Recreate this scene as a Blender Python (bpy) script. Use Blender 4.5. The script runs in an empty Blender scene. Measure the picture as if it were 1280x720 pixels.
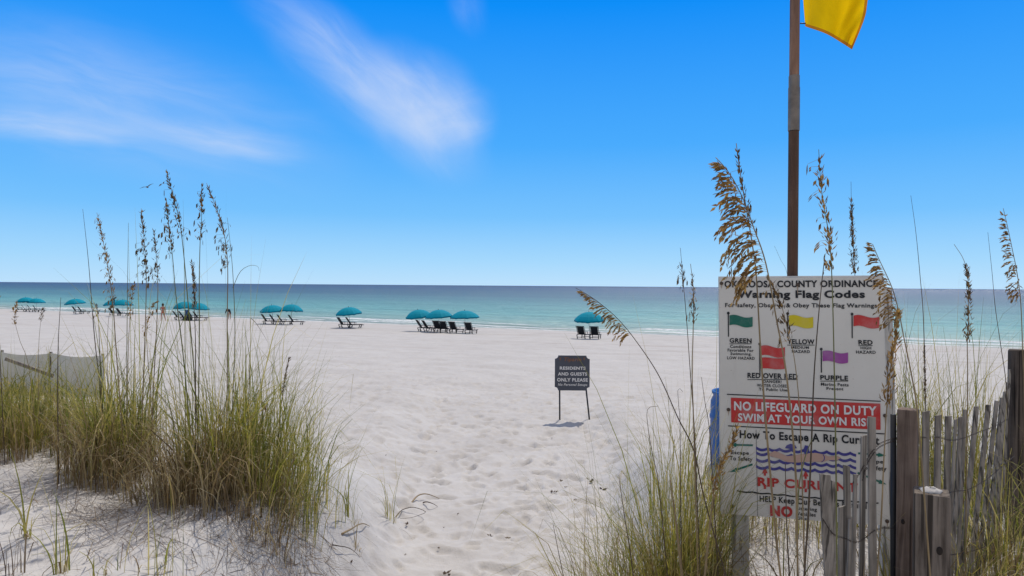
import bpy, bmesh, math, random
import numpy as np
from mathutils import Vector, Matrix, Euler

R = math.radians
rng = np.random.default_rng(7)
random.seed(7)
SC = bpy.context.scene
COL = SC.collection

# ------------------------------------------------------------------ camera
CAM_H = 2.2
cam_d = bpy.data.cameras.new("Camera")
cam_d.sensor_width = 36.0
cam_d.lens = 24.0
cam_d.clip_start = 0.05
cam_d.clip_end = 60000
cam = bpy.data.objects.new("Camera", cam_d)
COL.objects.link(cam)
CAM_R = Matrix.Rotation(R(90 - 0.20), 3, 'X') @ Matrix.Rotation(R(0.42), 3, 'Z')
cam.matrix_world = Matrix.Translation((0, 0, CAM_H)) @ CAM_R.to_4x4()
SC.camera = cam

# ------------------------------------------------------------------ sky, sun, exposure
SUN_EL, SUN_AZ = 56.0, 21.0            # azimuth measured from straight ahead (+y) towards the right (+x)
SKY_STRENGTH = 0.10
SC.view_settings.view_transform = 'Standard'
SC.view_settings.look = 'None'
SC.view_settings.gamma = 1.0
SC.view_settings.use_curve_mapping = False
SC.view_settings.exposure = -0.25

sun_d = bpy.data.lights.new("Sun", 'SUN')
sun_d.energy = 3.6
sun_d.angle = R(0.5)
sun_d.color = (1.0, 0.95, 0.875)
sun = bpy.data.objects.new("Sun", sun_d)
COL.objects.link(sun)
sdir = Vector((math.sin(R(SUN_AZ)) * math.cos(R(SUN_EL)), math.cos(R(SUN_AZ)) * math.cos(R(SUN_EL)), math.sin(R(SUN_EL))))
sun.rotation_euler = sdir.to_track_quat('Z', 'Y').to_euler()
sun.location = (0, 0, 30)


class NT:
    """tiny helper round a node tree"""
    def __init__(self, nt):
        self.nt = nt
        nt.nodes.clear()

    def n(self, typ, **kw):
        nd = self.nt.nodes.new(typ)
        for k, v in kw.items():
            setattr(nd, k, v)
        return nd

    def l(self, a, b):
        self.nt.links.new(a, b)

    def val(self, sock, v):
        if isinstance(v, bpy.types.NodeSocket):
            self.l(v, sock)
        else:
            sock.default_value = v

    def math(self, op, a, b=None, c=None, clamp=False):
        nd = self.n('ShaderNodeMath', operation=op)
        nd.use_clamp = clamp
        self.val(nd.inputs[0], a)
        if b is not None:
            self.val(nd.inputs[1], b)
        if c is not None:
            self.val(nd.inputs[2], c)
        return nd.outputs[0]

    def smooth(self, v, a, b, c=0.0, d=1.0):
        nd = self.n('ShaderNodeMapRange', interpolation_type='SMOOTHSTEP')
        self.val(nd.inputs[0], v)
        for i, q in enumerate((a, b, c, d)):
            nd.inputs[i + 1].default_value = q
        return nd.outputs[0]

    def mix(self, f, a, b, blend='MIX'):
        nd = self.n('ShaderNodeMix', data_type='RGBA', blend_type=blend)
        self.val(nd.inputs[0], f)
        self.val(nd.inputs[6], a)
        self.val(nd.inputs[7], b)
        return nd.outputs[2]

    def ramp(self, f, stops, interp='LINEAR'):
        nd = self.n('ShaderNodeValToRGB')
        cr = nd.color_ramp
        cr.interpolation = interp
        while len(cr.elements) > 1:
            cr.elements.remove(cr.elements[0])
        cr.elements[0].position = stops[0][0]
        cr.elements[0].color = (*stops[0][1], 1)
        for p, c in stops[1:]:
            e = cr.elements.new(p)
            e.color = (*c, 1)
        self.l(f, nd.inputs[0])
        return nd.outputs[0]

    def noise(self, vec, scale, detail=4, rough=0.5, dist=0.0):
        nd = self.n('ShaderNodeTexNoise')
        if vec is not None:
            self.l(vec, nd.inputs['Vector'])
        nd.inputs['Scale'].default_value = scale
        nd.inputs['Detail'].default_value = detail
        nd.inputs['Roughness'].default_value = rough
        nd.inputs['Distortion'].default_value = dist
        return nd.outputs['Fac']

    def mapping(self, vec, scale=(1, 1, 1), rot=(0, 0, 0), loc=(0, 0, 0)):
        nd = self.n('ShaderNodeMapping')
        self.l(vec, nd.inputs[0])
        nd.inputs['Scale'].default_value = scale
        nd.inputs['Rotation'].default_value = rot
        nd.inputs['Location'].default_value = loc
        return nd.outputs[0]


world = bpy.data.worlds.new("World")
SC.world = world
world.use_nodes = True
W = NT(world.node_tree)
w_out = W.n('ShaderNodeOutputWorld')
w_bg = W.n('ShaderNodeBackground')
w_bg.inputs['Strength'].default_value = SKY_STRENGTH
sky = W.n('ShaderNodeTexSky')
sky.sky_type = 'NISHITA'
sky.sun_disc = False
sky.sun_elevation = R(SUN_EL)
sky.sun_rotation = R(SUN_AZ)
sky.altitude = 0
sky.air_density = 1.0
sky.dust_density = 0.25
sky.ozone_density = 3.0
hs = W.n('ShaderNodeHueSaturation')
hs.inputs['Hue'].default_value = 0.492
hs.inputs['Saturation'].default_value = 1.28
hs.inputs['Value'].default_value = 1.0
W.l(sky.outputs[0], hs.inputs['Color'])
# thin cirrus, laid out by direction in the sky (azimuth slope u, height slope v)
tc = W.n('ShaderNodeTexCoord')
sep = W.n('ShaderNodeSeparateXYZ')
W.l(tc.outputs['Generated'], sep.inputs[0])
yy = W.math('MAXIMUM', sep.outputs[1], 0.02)
u0 = W.math('DIVIDE', sep.outputs[0], yy)
v0 = W.math('DIVIDE', sep.outputs[2], yy)
cmb0 = W.n('ShaderNodeCombineXYZ')
W.l(u0, cmb0.inputs[0]); W.l(v0, cmb0.inputs[1])
wn = W.n('ShaderNodeTexNoise')
W.l(cmb0.outputs[0], wn.inputs['Vector'])
wn.inputs['Scale'].default_value = 3.5
wn.inputs['Detail'].default_value = 3
wsep = W.n('ShaderNodeSeparateColor')
W.l(wn.outputs['Color'], wsep.inputs[0])
uw = W.math('ADD', u0, W.math('MULTIPLY', W.math('SUBTRACT', wsep.outputs[0], 0.5), 0.10))
vw = W.math('ADD', v0, W.math('MULTIPLY', W.math('SUBTRACT', wsep.outputs[1], 0.5), 0.07))
cmb = W.n('ShaderNodeCombineXYZ')
W.l(uw, cmb.inputs[0]); W.l(vw, cmb.inputs[1])


def cirrus(uc, vc, ang, ru, rv, amt, streak):
    mp = W.mapping(cmb.outputs[0], loc=(-uc, -vc, 0))
    rot = W.mapping(mp, rot=(0, 0, R(-ang)))
    sc = W.mapping(rot, scale=(1 / ru, 1 / rv, 1))
    ln = W.n('ShaderNodeVectorMath', operation='LENGTH')
    W.l(sc, ln.inputs[0])
    body = W.smooth(ln.outputs['Value'], 1.0, 0.0)
    st = W.noise(W.mapping(rot, scale=(2.2 / ru * 0.5, 5.0 / rv * 0.35, 1)), streak, 7, 0.58, 0.5)
    stm = W.smooth(st, 0.24, 0.74, 0.36, 1.0)
    return W.math('MULTIPLY', W.math('MULTIPLY', body, stm), amt)


def pxu(px): return (px - 640) / 853.3
def pxv(py): return (357 - py) / 853.3


parts = [
    cirrus(pxu(440), pxv(95), -36, 0.25, 0.075, 0.55, 1.2),
    cirrus(pxu(520), pxv(140), -50, 0.14, 0.095, 0.66, 1.0),
    cirrus(pxu(560), pxv(152), 15, 0.085, 0.055, 0.50, 1.0),
    cirrus(pxu(130), pxv(130), -12, 0.46, 0.13, 0.42, 1.6),
    cirrus(pxu(50), pxv(160), -7, 0.20, 0.030, 0.50, 1.0),
    cirrus(pxu(290), pxv(176), -8, 0.16, 0.032, 0.45, 1.0),
    cirrus(pxu(580), pxv(5), -75, 0.07, 0.035, 0.12, 1.0),
]
acc = parts[0]
for p in parts[1:]:
    inv = W.math('MULTIPLY', W.math('SUBTRACT', 1.0, acc), W.math('SUBTRACT', 1.0, p))
    acc = W.math('SUBTRACT', 1.0, inv)
front = W.math('GREATER_THAN', sep.outputs[1], 0.05)
acc = W.math('MULTIPLY', acc, front)
# clear-air colour of this deep blue day by height above the horizon, over the physical sky
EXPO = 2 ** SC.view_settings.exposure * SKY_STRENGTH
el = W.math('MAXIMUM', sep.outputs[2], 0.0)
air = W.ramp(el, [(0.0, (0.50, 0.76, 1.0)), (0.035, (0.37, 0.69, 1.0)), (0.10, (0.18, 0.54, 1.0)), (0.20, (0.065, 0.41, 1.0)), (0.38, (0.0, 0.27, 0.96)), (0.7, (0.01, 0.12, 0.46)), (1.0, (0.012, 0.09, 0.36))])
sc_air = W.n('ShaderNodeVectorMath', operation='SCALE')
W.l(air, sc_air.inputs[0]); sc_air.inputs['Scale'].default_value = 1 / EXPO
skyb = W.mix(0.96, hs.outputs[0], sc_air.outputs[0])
# unseen pale cloud sheet added behind the viewer and overhead as fill light
fill_n = W.noise(W.mapping(tc.outputs['Generated'], scale=(2.0, 2.0, 3.5)), 1.0, 5, 0.6, 0.5)
fill_veil = W.math('MULTIPLY', W.smooth(fill_n, 0.22, 0.55), W.math('MAXIMUM', W.smooth(sep.outputs[1], 0.0, -0.30), W.smooth(sep.outputs[2], 0.50, 0.72)))
skyb = W.mix(W.math('MULTIPLY', fill_veil, 0.82), skyb, (6.4, 6.0, 5.6, 1))
skyc = W.mix(acc, skyb, (8.2, 9.1, 11.0, 1))
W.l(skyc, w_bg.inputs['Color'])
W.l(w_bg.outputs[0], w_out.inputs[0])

# ------------------------------------------------------------------ pixel rays (only to find where things stand)
CAM_O = Vector((0, 0, CAM_H))


def ray(px, py):
    d = CAM_R @ Vector(((px - 640) / 853.333, -(py - 360) / 853.333, -1.0))
    return d / d.y


def P(px, py, Y):
    d = ray(px, py)
    return Vector((d.x * Y, Y, CAM_H + d.z * Y))


# ------------------------------------------------------------------ terrain
def sm(t):
    t = np.clip(t, 0, 1)
    return t * t * (3 - 2 * t)


def hash2(ix, iy, seed):
    h = (ix.astype(np.int64) * 374761393 + iy.astype(np.int64) * 668265263 + seed * 982451653) & 0x7fffffff
    h = ((h ^ (h >> 13)) * 1274126177) & 0x7fffffff
    return ((h ^ (h >> 16)) & 0xffff) / 65535.0


def vnoise(x, y, seed=0):
    ix, iy = np.floor(x), np.floor(y)
    fx, fy = sm(x - ix), sm(y - iy)
    a, b = hash2(ix, iy, seed), hash2(ix + 1, iy, seed)
    c, d = hash2(ix, iy + 1, seed), hash2(ix + 1, iy + 1, seed)
    return (a + (b - a) * fx) + ((c + (d - c) * fx) - (a + (b - a) * fx)) * fy - 0.5


def fbm(x, y, seed=0, oct=3):
    t, a = 0, 1.0
    for i in range(oct):
        t = t + a * vnoise(x * 2 ** i + 17.3 * i, y * 2 ** i - 9.1 * i, seed + i)
        a *= 0.5
    return t


NS = np.array([0.447, 0.894])
SHORE_C = (0.0, 71.5)


def shore(x, y):
    return -((x - SHORE_C[0]) * NS[0] + (y - SHORE_C[1]) * NS[1])


SEA_Z = -2.34


def dunes(x, y):
    left = 0.97 * sm((-0.48 - 0.060 * y - x) / 0.95) * (0.22 + 0.78 * sm((7.6 - y) / 2.6)) * sm((17 - y) / 6)
    right = 0.50 * sm((x - (0.52 + 0.055 * y)) / 0.75) * (0.4 + 0.6 * sm((9 - y) / 3)) * sm((15 - y) / 5)
    return left, right


def ground(x, y):
    x = np.asarray(x, float); y = np.asarray(y, float)
    s = shore(x, y)
    z = np.interp(s, [-90, -10, 0, 3, 8, 20, 53, 60, 200], [-9, -2.95, SEA_Z, -2.13, -1.88, -1.56, -0.02, 0.0, 0.15])
    l, r = dunes(x, y)
    d = l + r
    near = sm((40 - y) / 25)
    z = z + d + fbm(x * 0.55, y * 0.55, 3) * 0.10 * near * (0.5 + d) + fbm(x * 1.7, y * 1.7, 9) * 0.05 * near * (0.35 + d)
    return z


def gz(x, y):
    return float(ground(np.array([x]), np.array([y]))[0])


def on_ground(px, py, y0=1.5, y1=130):
    """where the line of sight through a photo pixel meets the sand"""
    d = ray(px, py)
    ys = np.geomspace(y0, y1, 3000)
    f = (CAM_H + d.z * ys) - ground(d.x * ys, ys)
    k = int(np.argmax(f < 0))
    Y = ys[k]
    return Vector((d.x * Y, Y, gz(d.x * Y, Y)))


# ------------------------------------------------------------------ object helpers
def new_mat(name):
    m = bpy.data.materials.new(name)
    m.use_nodes = True
    return m, NT(m.node_tree)


def out_bsdf(t, color, rough=0.7, spec=0.3, metal=0.0, bump=None, bump_s=0.3, bump_d=0.01, normal=None):
    o = t.n('ShaderNodeOutputMaterial')
    b = t.n('ShaderNodeBsdfPrincipled')
    t.val(b.inputs['Base Color'], color if isinstance(color, bpy.types.NodeSocket) else (*color[:3], 1))
    t.val(b.inputs['Roughness'], rough)
    t.val(b.inputs['Specular IOR Level'], spec)
    t.val(b.inputs['Metallic'], metal)
    if bump is not None:
        bp = t.n('ShaderNodeBump')
        bp.inputs['Strength'].default_value = bump_s
        bp.inputs['Distance'].default_value = bump_d
        t.l(bump, bp.inputs['Height'])
        t.l(bp.outputs[0], b.inputs['Normal'])
    t.l(b.outputs[0], o.inputs[0])
    return b, o


def simple_mat(name, color, rough=0.6, spec=0.3, metal=0.0, var=0.15, scale=8.0, bump=0.0):
    m, t = new_mat(name)
    co = t.n('ShaderNodeTexCoord').outputs['Object']
    nz = t.noise(co, scale, 5, 0.6)
    c2 = tuple(max(0, c * (1 - var)) for c in color)
    c1 = tuple(min(1, c * (1 + var)) for c in color)
    col = t.ramp(nz, [(0.3, c2), (0.7, c1)])
    out_bsdf(t, col, rough, spec, metal, nz if bump else None, bump, 0.01)
    return m


class MB:
    """collects geometry for ONE mesh object"""
    def __init__(self):
        self.v, self.f = [], []

    def add(self, vs, fs):
        o = len(self.v)
        self.v.extend([tuple(p) for p in vs])
        self.f.extend([tuple(i + o for i in f) for f in fs])

    def box(self, c, s, M=None):
        c = Vector(c); hx, hy, hz = s[0] / 2, s[1] / 2, s[2] / 2
        vs = [Vector((x, y, z)) for x in (-hx, hx) for y in (-hy, hy) for z in (-hz, hz)]
        if M is not None:
            vs = [M @ p for p in vs]
        self.add([p + c for p in vs], [(0, 1, 3, 2), (4, 6, 7, 5), (0, 4, 5, 1), (2, 3, 7, 6), (0, 2, 6, 4), (1, 5, 7, 3)])

    def tube(self, pts, r, n=6, cap=True):
        pts = [Vector(p) for p in pts]
        rs = r if isinstance(r, (list, tuple)) else [r] * len(pts)
        o = len(self.v)
        prev = None
        for i, p in enumerate(pts):
            d = (pts[min(i + 1, len(pts) - 1)] - pts[max(i - 1, 0)])
            d = d.normalized() if d.length > 1e-9 else Vector((0, 0, 1))
            if prev is None:
                a = d.cross(Vector((0.3, 1, 0.1))).normalized() if abs(d.dot(Vector((0.3, 1, 0.1)).normalized())) < 0.95 else d.cross(Vector((1, 0, 0))).normalized()
            else:
                a = (prev - d * prev.dot(d)).normalized()
            prev = a
            b = d.cross(a)
            for k in range(n):
                t = 2 * math.pi * k / n
                self.v.append(tuple(p + (a * math.cos(t) + b * math.sin(t)) * rs[i]))
        for i in range(len(pts) - 1):
            for k in range(n):
                k2 = (k + 1) % n
                self.f.append((o + i * n + k, o + i * n + k2, o + (i + 1) * n + k2, o + (i + 1) * n + k))
        if cap:
            self.f.append(tuple(o + k for k in range(n))[::-1])
            self.f.append(tuple(o + (len(pts) - 1) * n + k for k in range(n)))

    def lathe(self, prof, c, n=24, M=None):
        o = len(self.v)
        c = Vector(c)
        for r_, z in prof:
            for k in range(n):
                t = 2 * math.pi * k / n
                p = Vector((r_ * math.cos(t), r_ * math.sin(t), z))
                if M is not None:
                    p = M @ p
                self.v.append(tuple(p + c))
        for i in range(len(prof) - 1):
            for k in range(n):
                k2 = (k + 1) % n
                self.f.append((o + i * n + k, o + i * n + k2, o + (i + 1) * n + k2, o + (i + 1) * n + k))

    def spindle(self, p, d, ln, wd, th, up=Vector((0, 0, 1))):
        """flattened seed-like spindle"""
        d = d.normalized()
        a = d.cross(up)
        a = a.normalized() if a.length > 1e-4 else Vector((1, 0, 0))
        b = d.cross(a)
        q = p + d * (ln * 0.42)
        self.add([p, p + d * ln, q + a * wd / 2, q - a * wd / 2, q + b * th / 2, q - b * th / 2],
                 [(0, 2, 4), (0, 4, 3), (0, 3, 5), (0, 5, 2), (1, 4, 2), (1, 3, 4), (1, 5, 3), (1, 2, 5)])

    def build(self, name, mat, parent=None, smooth=False, off=None):
        V = np.array(self.v, float).reshape(-1, 3)
        if off is not None:
            V = V - np.array(off)
        me = bpy.data.meshes.new(name)
        me.from_pydata(V.tolist(), [], self.f)
        me.materials.append(mat)
        if smooth:
            me.polygons.foreach_set('use_smooth', [True] * len(me.polygons))
        me.update()
        o = bpy.data.objects.new(name, me)
        COL.objects.link(o)
        if parent is not None:
            o.parent = parent
        return o


def np_mesh(name, V, F, mat, parent=None, smooth=False):
    """mesh from numpy arrays; F is (n,4) quads"""
    me = bpy.data.meshes.new(name)
    me.vertices.add(len(V))
    me.vertices.foreach_set('co', V.astype(np.float32).ravel())
    me.loops.add(F.size)
    me.loops.foreach_set('vertex_index', F.astype(np.int32).ravel())
    me.polygons.add(len(F))
    me.polygons.foreach_set('loop_start', np.arange(len(F), dtype=np.int32) * F.shape[1])
    me.polygons.foreach_set('loop_total', np.full(len(F), F.shape[1], dtype=np.int32))
    if smooth:
        me.polygons.foreach_set('use_smooth', np.ones(len(F), dtype=bool))
    me.materials.append(mat)
    me.update(calc_edges=True)
    me.validate()
    o = bpy.data.objects.new(name, me)
    COL.objects.link(o)
    if parent is not None:
        o.parent = parent
    return o


def tag(o, label=None, cat=None, group=None, kind=None):
    if label: o['label'] = label
    if cat: o['category'] = cat
    if group: o['group'] = group
    if kind: o['kind'] = kind
    return o


def thing(name, label, cat, loc=(0, 0, 0), rz=0.0, group=None):
    o = bpy.data.objects.new(name, None)
    o.empty_display_size = 0.1
    COL.objects.link(o)
    o.location = loc
    o.rotation_euler = (0, 0, rz)
    return tag(o, label, cat, group)


def copy_tree(o, parent=None):
    c = o.copy()
    COL.objects.link(c)
    if parent is not None:
        c.parent = parent
    for ch in [q for q in bpy.data.objects if q.parent == o]:
        copy_tree(ch, c)
    return c


def bez(pts, n=14):
    """Catmull-Rom through points"""
    pts = [Vector(p) for p in pts]
    if len(pts) == 2:
        return [pts[0].lerp(pts[1], i / (n - 1)) for i in range(n)]
    ext = [pts[0] * 2 - pts[1]] + pts + [pts[-1] * 2 - pts[-2]]
    out = []
    segs = len(pts) - 1
    for i in range(n):
        t = i / (n - 1) * segs
        k = min(int(t), segs - 1)
        f = t - k
        p0, p1, p2, p3 = ext[k:k + 4]
        out.append(0.5 * ((2 * p1) + (p2 - p0) * f + (2 * p0 - 5 * p1 + 4 * p2 - p3) * f * f + (3 * p1 - p0 - 3 * p2 + p3) * f ** 3))
    return out


# ------------------------------------------------------------------ materials
def shore_node(t, pos):
    d = t.n('ShaderNodeVectorMath', operation='DOT_PRODUCT')
    t.l(pos, d.inputs[0])
    d.inputs[1].default_value = (NS[0], NS[1], 0)
    return t.math('SUBTRACT', SHORE_C[0] * NS[0] + SHORE_C[1] * NS[1], d.outputs['Value'])


def mat_sand():
    m, t = new_mat('white_sand')
    pos = t.n('ShaderNodeNewGeometry').outputs['Position']
    s = shore_node(t, pos)
    a = t.noise(pos, 0.9, 5, 0.6)
    b = t.noise(pos, 14, 4, 0.65)
    base = t.ramp(a, [(0.3, (0.500, 0.470, 0.440)), (0.7, (0.575, 0.545, 0.512))])
    grain = t.ramp(b, [(0.28, (0.86, 0.85, 0.84)), (0.6, (1, 1, 1))])
    col = t.mix(0.55, base, grain, 'MULTIPLY')
    # faint tan drift lines along the beach
    al = t.mapping(pos, rot=(0, 0, R(26.6)), scale=(0.05, 0.55, 1))
    ln = t.noise(al, 1.0, 5, 0.6)
    lm = t.math('MULTIPLY', t.smooth(ln, 0.52, 0.68), t.smooth(s, 50, 20))
    col = t.mix(t.math('MULTIPLY', lm, 0.55), col, (0.42, 0.37, 0.335, 1))
    # wet sand next to the water
    wig = t.noise(t.mapping(pos, rot=(0, 0, R(26.6)), scale=(0.12, 0.12, 1)), 1.0, 3, 0.5)
    sw = t.math('ADD', s, t.math('MULTIPLY', t.math('SUBTRACT', wig, 0.5), 4.0))
    wet = t.smooth(sw, 3.2, 0.6)
    col = t.mix(t.math('MULTIPLY', wet, 0.55), col, (0.50, 0.46, 0.42, 1))
    rough = t.smooth(wet, 0, 1, 0.95, 0.45)
    h = t.math('ADD', t.noise(pos, 7, 5, 0.6), t.math('MULTIPLY', t.noise(pos, 60, 3, 0.6), 0.25))
    out_bsdf(t, col, rough, 0.15, 0, h, 0.32, 0.05)
    return m


def mat_sea():
    m, t = new_mat('sea_water')
    pos = t.n('ShaderNodeNewGeometry').outputs['Position']
    s = shore_node(t, pos)
    d = t.math('MULTIPLY', s, -1.0)
    al = t.mapping(pos, rot=(0, 0, R(26.6)))
    big = t.noise(t.mapping(al, scale=(0.004, 0.02, 1)), 1.0, 4, 0.55)
    dd = t.math('MULTIPLY', d, t.math('ADD', 0.55, t.math('MULTIPLY', big, 0.9)))
    lg = t.math('LOGARITHM', t.math('MAXIMUM', t.math('ADD', dd, 1.0), 1.0), 10.0)
    f = t.math('DIVIDE', lg, 4.0)
    col = t.ramp(f, [(0.0, (0.44, 0.46, 0.39)), (0.14, (0.36, 0.43, 0.37)), (0.26, (0.32, 0.47, 0.43)),
                     (0.40, (0.175, 0.43, 0.43)), (0.51, (0.115, 0.285, 0.34)), (0.60, (0.070, 0.165, 0.25)),
                     (0.72, (0.058, 0.120, 0.225)), (1.0, (0.058, 0.090, 0.190))])
    # ragged streaks of deeper and paler water
    st = t.noise(t.mapping(al, scale=(0.02, 0.16, 1)), 1.0, 5, 0.6)
    col = t.mix(t.math('MULTIPLY', t.smooth(st, 0.42, 0.7), 0.32), col, (0.03, 0.15, 0.23, 1))
    rip = t.noise(t.mapping(al, scale=(0.12, 0.75, 1)), 1.0, 5, 0.7)
    col = t.mix(t.math('MULTIPLY', t.smooth(rip, 0.50, 0.72), 0.30), col, (0.05, 0.20, 0.26, 1))  # wave shading of the fine ripples, painted into the water colour
    # foam of the small breakers: two broken lines and the wash at the edge
    wob = t.noise(t.mapping(al, scale=(0.055, 0.0, 1)), 1.0, 3, 0.5)
    w2 = t.noise(t.mapping(al, scale=(0.35, 0.35, 1)), 1.0, 4, 0.6)
    off = t.math('ADD', t.math('MULTIPLY', t.math('SUBTRACT', wob, 0.5), 5.0), t.math('MULTIPLY', t.math('SUBTRACT', w2, 0.5), 1.6))
    dw = t.math('ADD', d, off)
    foam = None
    for c, w_, th, k in ((0.5, 0.6, 0.30, 0.10), (3.4, 0.85, 0.42, 0.045), (7.2, 1.5, 0.46, 0.03)):
        band = t.smooth(t.math('ABSOLUTE', t.math('SUBTRACT', dw, c)), w_, w_ * 0.35)
        gap = t.noise(t.mapping(al, scale=(k, 0.01, 1), loc=(c * 3.1, 0, 0)), 1.0, 3, 0.6)
        band = t.math('MULTIPLY', band, t.smooth(gap, th, th + 0.06))
        foam = band if foam is None else t.math('MAXIMUM', foam, band)
    br = t.noise(t.mapping(al, scale=(1.6, 3.0, 1)), 1.0, 5, 0.7)
    foam = t.math('MULTIPLY', foam, t.smooth(br, 0.30, 0.55))
    col = t.mix(foam, col, (0.80, 0.82, 0.82, 1))
    # waves
    h1 = t.noise(t.mapping(al, scale=(0.22, 0.9, 1)), 1.0, 5, 0.62)
    h2 = t.noise(t.mapping(al, scale=(0.05, 0.17, 1)), 1.0, 4, 0.55)
    h = t.math('ADD', t.math('MULTIPLY', h1, 0.8), t.math('MULTIPLY', h2, 1.0))
    rough = t.smooth(foam, 0, 1, 0.30, 0.8)
    bp = t.n('ShaderNodeBump')
    bp.inputs['Strength'].default_value = 0.8
    bp.inputs['Distance'].default_value = 2.6
    t.l(h, bp.inputs['Height'])
    o = t.n('ShaderNodeOutputMaterial')
    df = t.n('ShaderNodeBsdfDiffuse')
    t.l(col, df.inputs['Color'])
    gl = t.n('ShaderNodeBsdfGlossy')
    t.l(rough, gl.inputs['Roughness'])
    t.l(bp.outputs[0], gl.inputs['Normal']); t.l(bp.outputs[0], df.inputs['Normal'])
    mx = t.n('ShaderNodeMixShader')
    t.l(t.smooth(foam, 0, 1, 0.13, 0.02), mx.inputs[0])
    t.l(df.outputs[0], mx.inputs[1]); t.l(gl.outputs[0], mx.inputs[2])
    t.l(mx.outputs[0], o.inputs[0])
    return m


def mat_blades(name, stops, trans=0.42, rough=0.6):
    m, t = new_mat(name)
    g = t.n('ShaderNodeNewGeometry')
    col = t.ramp(g.outputs['Random Per Island'], stops)
    nz = t.noise(g.outputs['Position'], 6, 3, 0.6)
    col = t.mix(0.5, col, t.ramp(nz, [(0.3, (0.62, 0.60, 0.52)), (0.7, (1.25, 1.2, 1.1))]), 'MULTIPLY')
    o = t.n('ShaderNodeOutputMaterial')
    b = t.n('ShaderNodeBsdfPrincipled')
    t.l(col, b.inputs['Base Color'])
    b.inputs['Roughness'].default_value = rough
    b.inputs['Specular IOR Level'].default_value = 0.25
    tr = t.n('ShaderNodeBsdfTranslucent')
    t.l(t.mix(1.0, col, (1.3, 1.35, 0.7, 1), 'MULTIPLY'), tr.inputs['Color'])
    mx = t.n('ShaderNodeMixShader')
    mx.inputs[0].default_value = trans
    t.l(b.outputs[0], mx.inputs[1]); t.l(tr.outputs[0], mx.inputs[2])
    t.l(mx.outputs[0], o.inputs[0])
    return m


def mat_wood(name, c_dark, c_light, scale=1.0, grain=(30, 30, 1.6), knots=True):
    m, t = new_mat(name)
    co = t.n('ShaderNodeTexCoord').outputs['Object']
    wv = t.noise(t.mapping(co, scale=grain), scale, 6, 0.65, 0.6)
    blot = t.noise(co, 5, 4, 0.6)
    g = t.n('ShaderNodeNewGeometry')
    f = t.math('ADD', t.math('MULTIPLY', wv, 0.7), t.math('MULTIPLY', blot, 0.3))
    col = t.ramp(f, [(0.37, c_dark), (0.49, tuple((a + b) / 2 for a, b in zip(c_dark, c_light))), (0.61, c_light)])
    crack = t.smooth(t.noise(t.mapping(co, scale=(grain[0] * 1.6, grain[1] * 1.6, grain[2] * 0.5)), scale, 3, 0.5), 0.43, 0.37)
    col = t.mix(t.math('MULTIPLY', crack, 0.75), col, tuple(c * 0.25 for c in c_dark) + (1,))
    out_bsdf(t, col, 0.85, 0.15, 0, wv, 0.6, 0.006)
    return m


M = {}
M['sand'] = mat_sand()
M['sea'] = mat_sea()
M['blade_green'] = mat_blades('green_grass_blades', [(0.0, (0.10, 0.13, 0.028)), (0.25, (0.19, 0.21, 0.045)), (0.48, (0.31, 0.285, 0.075)), (0.68, (0.42, 0.345, 0.14)), (1.0, (0.52, 0.43, 0.24))])
M['blade_yellow'] = mat_blades('yellow_green_grass_blades', [(0.0, (0.11, 0.125, 0.032)), (0.35, (0.21, 0.20, 0.052)), (0.65, (0.34, 0.275, 0.09)), (1.0, (0.46, 0.36, 0.20))])
M['blade_dry'] = mat_blades('dry_grass_blades', [(0.0, (0.12, 0.078, 0.04)), (0.4, (0.25, 0.175, 0.095)), (0.75, (0.38, 0.29, 0.17)), (1.0, (0.50, 0.42, 0.28))], 0.2)
M['root'] = mat_blades('dark_dead_roots', [(0.0, (0.065, 0.045, 0.032)), (0.6, (0.15, 0.105, 0.075)), (1.0, (0.32, 0.26, 0.19))], 0.05)
M['stem_green'] = simple_mat('green_stem', (0.15, 0.145, 0.045), 0.5, 0.35, var=0.3, scale=9)
M['stem_tan'] = simple_mat('tan_stem', (0.25, 0.175, 0.085), 0.55, 0.3, var=0.35, scale=9)
M['stem_dark'] = simple_mat('dark_brown_stem', (0.085, 0.058, 0.035), 0.6, 0.25, var=0.4, scale=9)
M['seed_gold'] = mat_blades('golden_seed_spikelets', [(0.0, (0.22, 0.125, 0.045)), (0.45, (0.42, 0.26, 0.095)), (1.0, (0.62, 0.45, 0.21))], 0.45)
M['seed_dark'] = mat_blades('dark_seed_spikelets', [(0.0, (0.07, 0.042, 0.02)), (0.5, (0.21, 0.13, 0.058)), (1.0, (0.45, 0.31, 0.15))], 0.3)
M['wood_grey'] = mat_wood('weathered_grey_wood', (0.115, 0.098, 0.080), (0.37, 0.325, 0.275))
M['wood_brown'] = mat_wood('weathered_brown_wood', (0.085, 0.058, 0.044), (0.26, 0.19, 0.145))
M['wood_stump'] = mat_wood('cracked_timber', (0.080, 0.063, 0.050), (0.25, 0.205, 0.165))
M['wood_pile'] = mat_wood('dark_pile_wood', (0.045, 0.034, 0.027), (0.15, 0.115, 0.09))
M['post_white'] = mat_wood('faded_white_post', (0.44, 0.415, 0.37), (0.66, 0.63, 0.58))
M['knot'] = simple_mat('dark_knot', (0.025, 0.018, 0.014), 0.8)
M['wire'] = simple_mat('rusty_wire', (0.035, 0.022, 0.016), 0.7, 0.3)
M['dark_metal'] = simple_mat('dark_steel', (0.028, 0.028, 0.03), 0.5, 0.4, 0.3)
M['bolt'] = simple_mat('rusty_bolt', (0.10, 0.07, 0.05), 0.5, 0.4, 0.5)
M['teal'] = simple_mat('teal_canvas', (0.003, 0.275, 0.375), 0.8, 0.1, var=0.06, scale=2)
M['teal_dark'] = simple_mat('teal_valance', (0.002, 0.16, 0.23), 0.8, 0.1, var=0.06, scale=2)
M['white_pole'] = simple_mat('white_painted_pole', (0.62, 0.62, 0.60), 0.4, 0.4, var=0.05)
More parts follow.
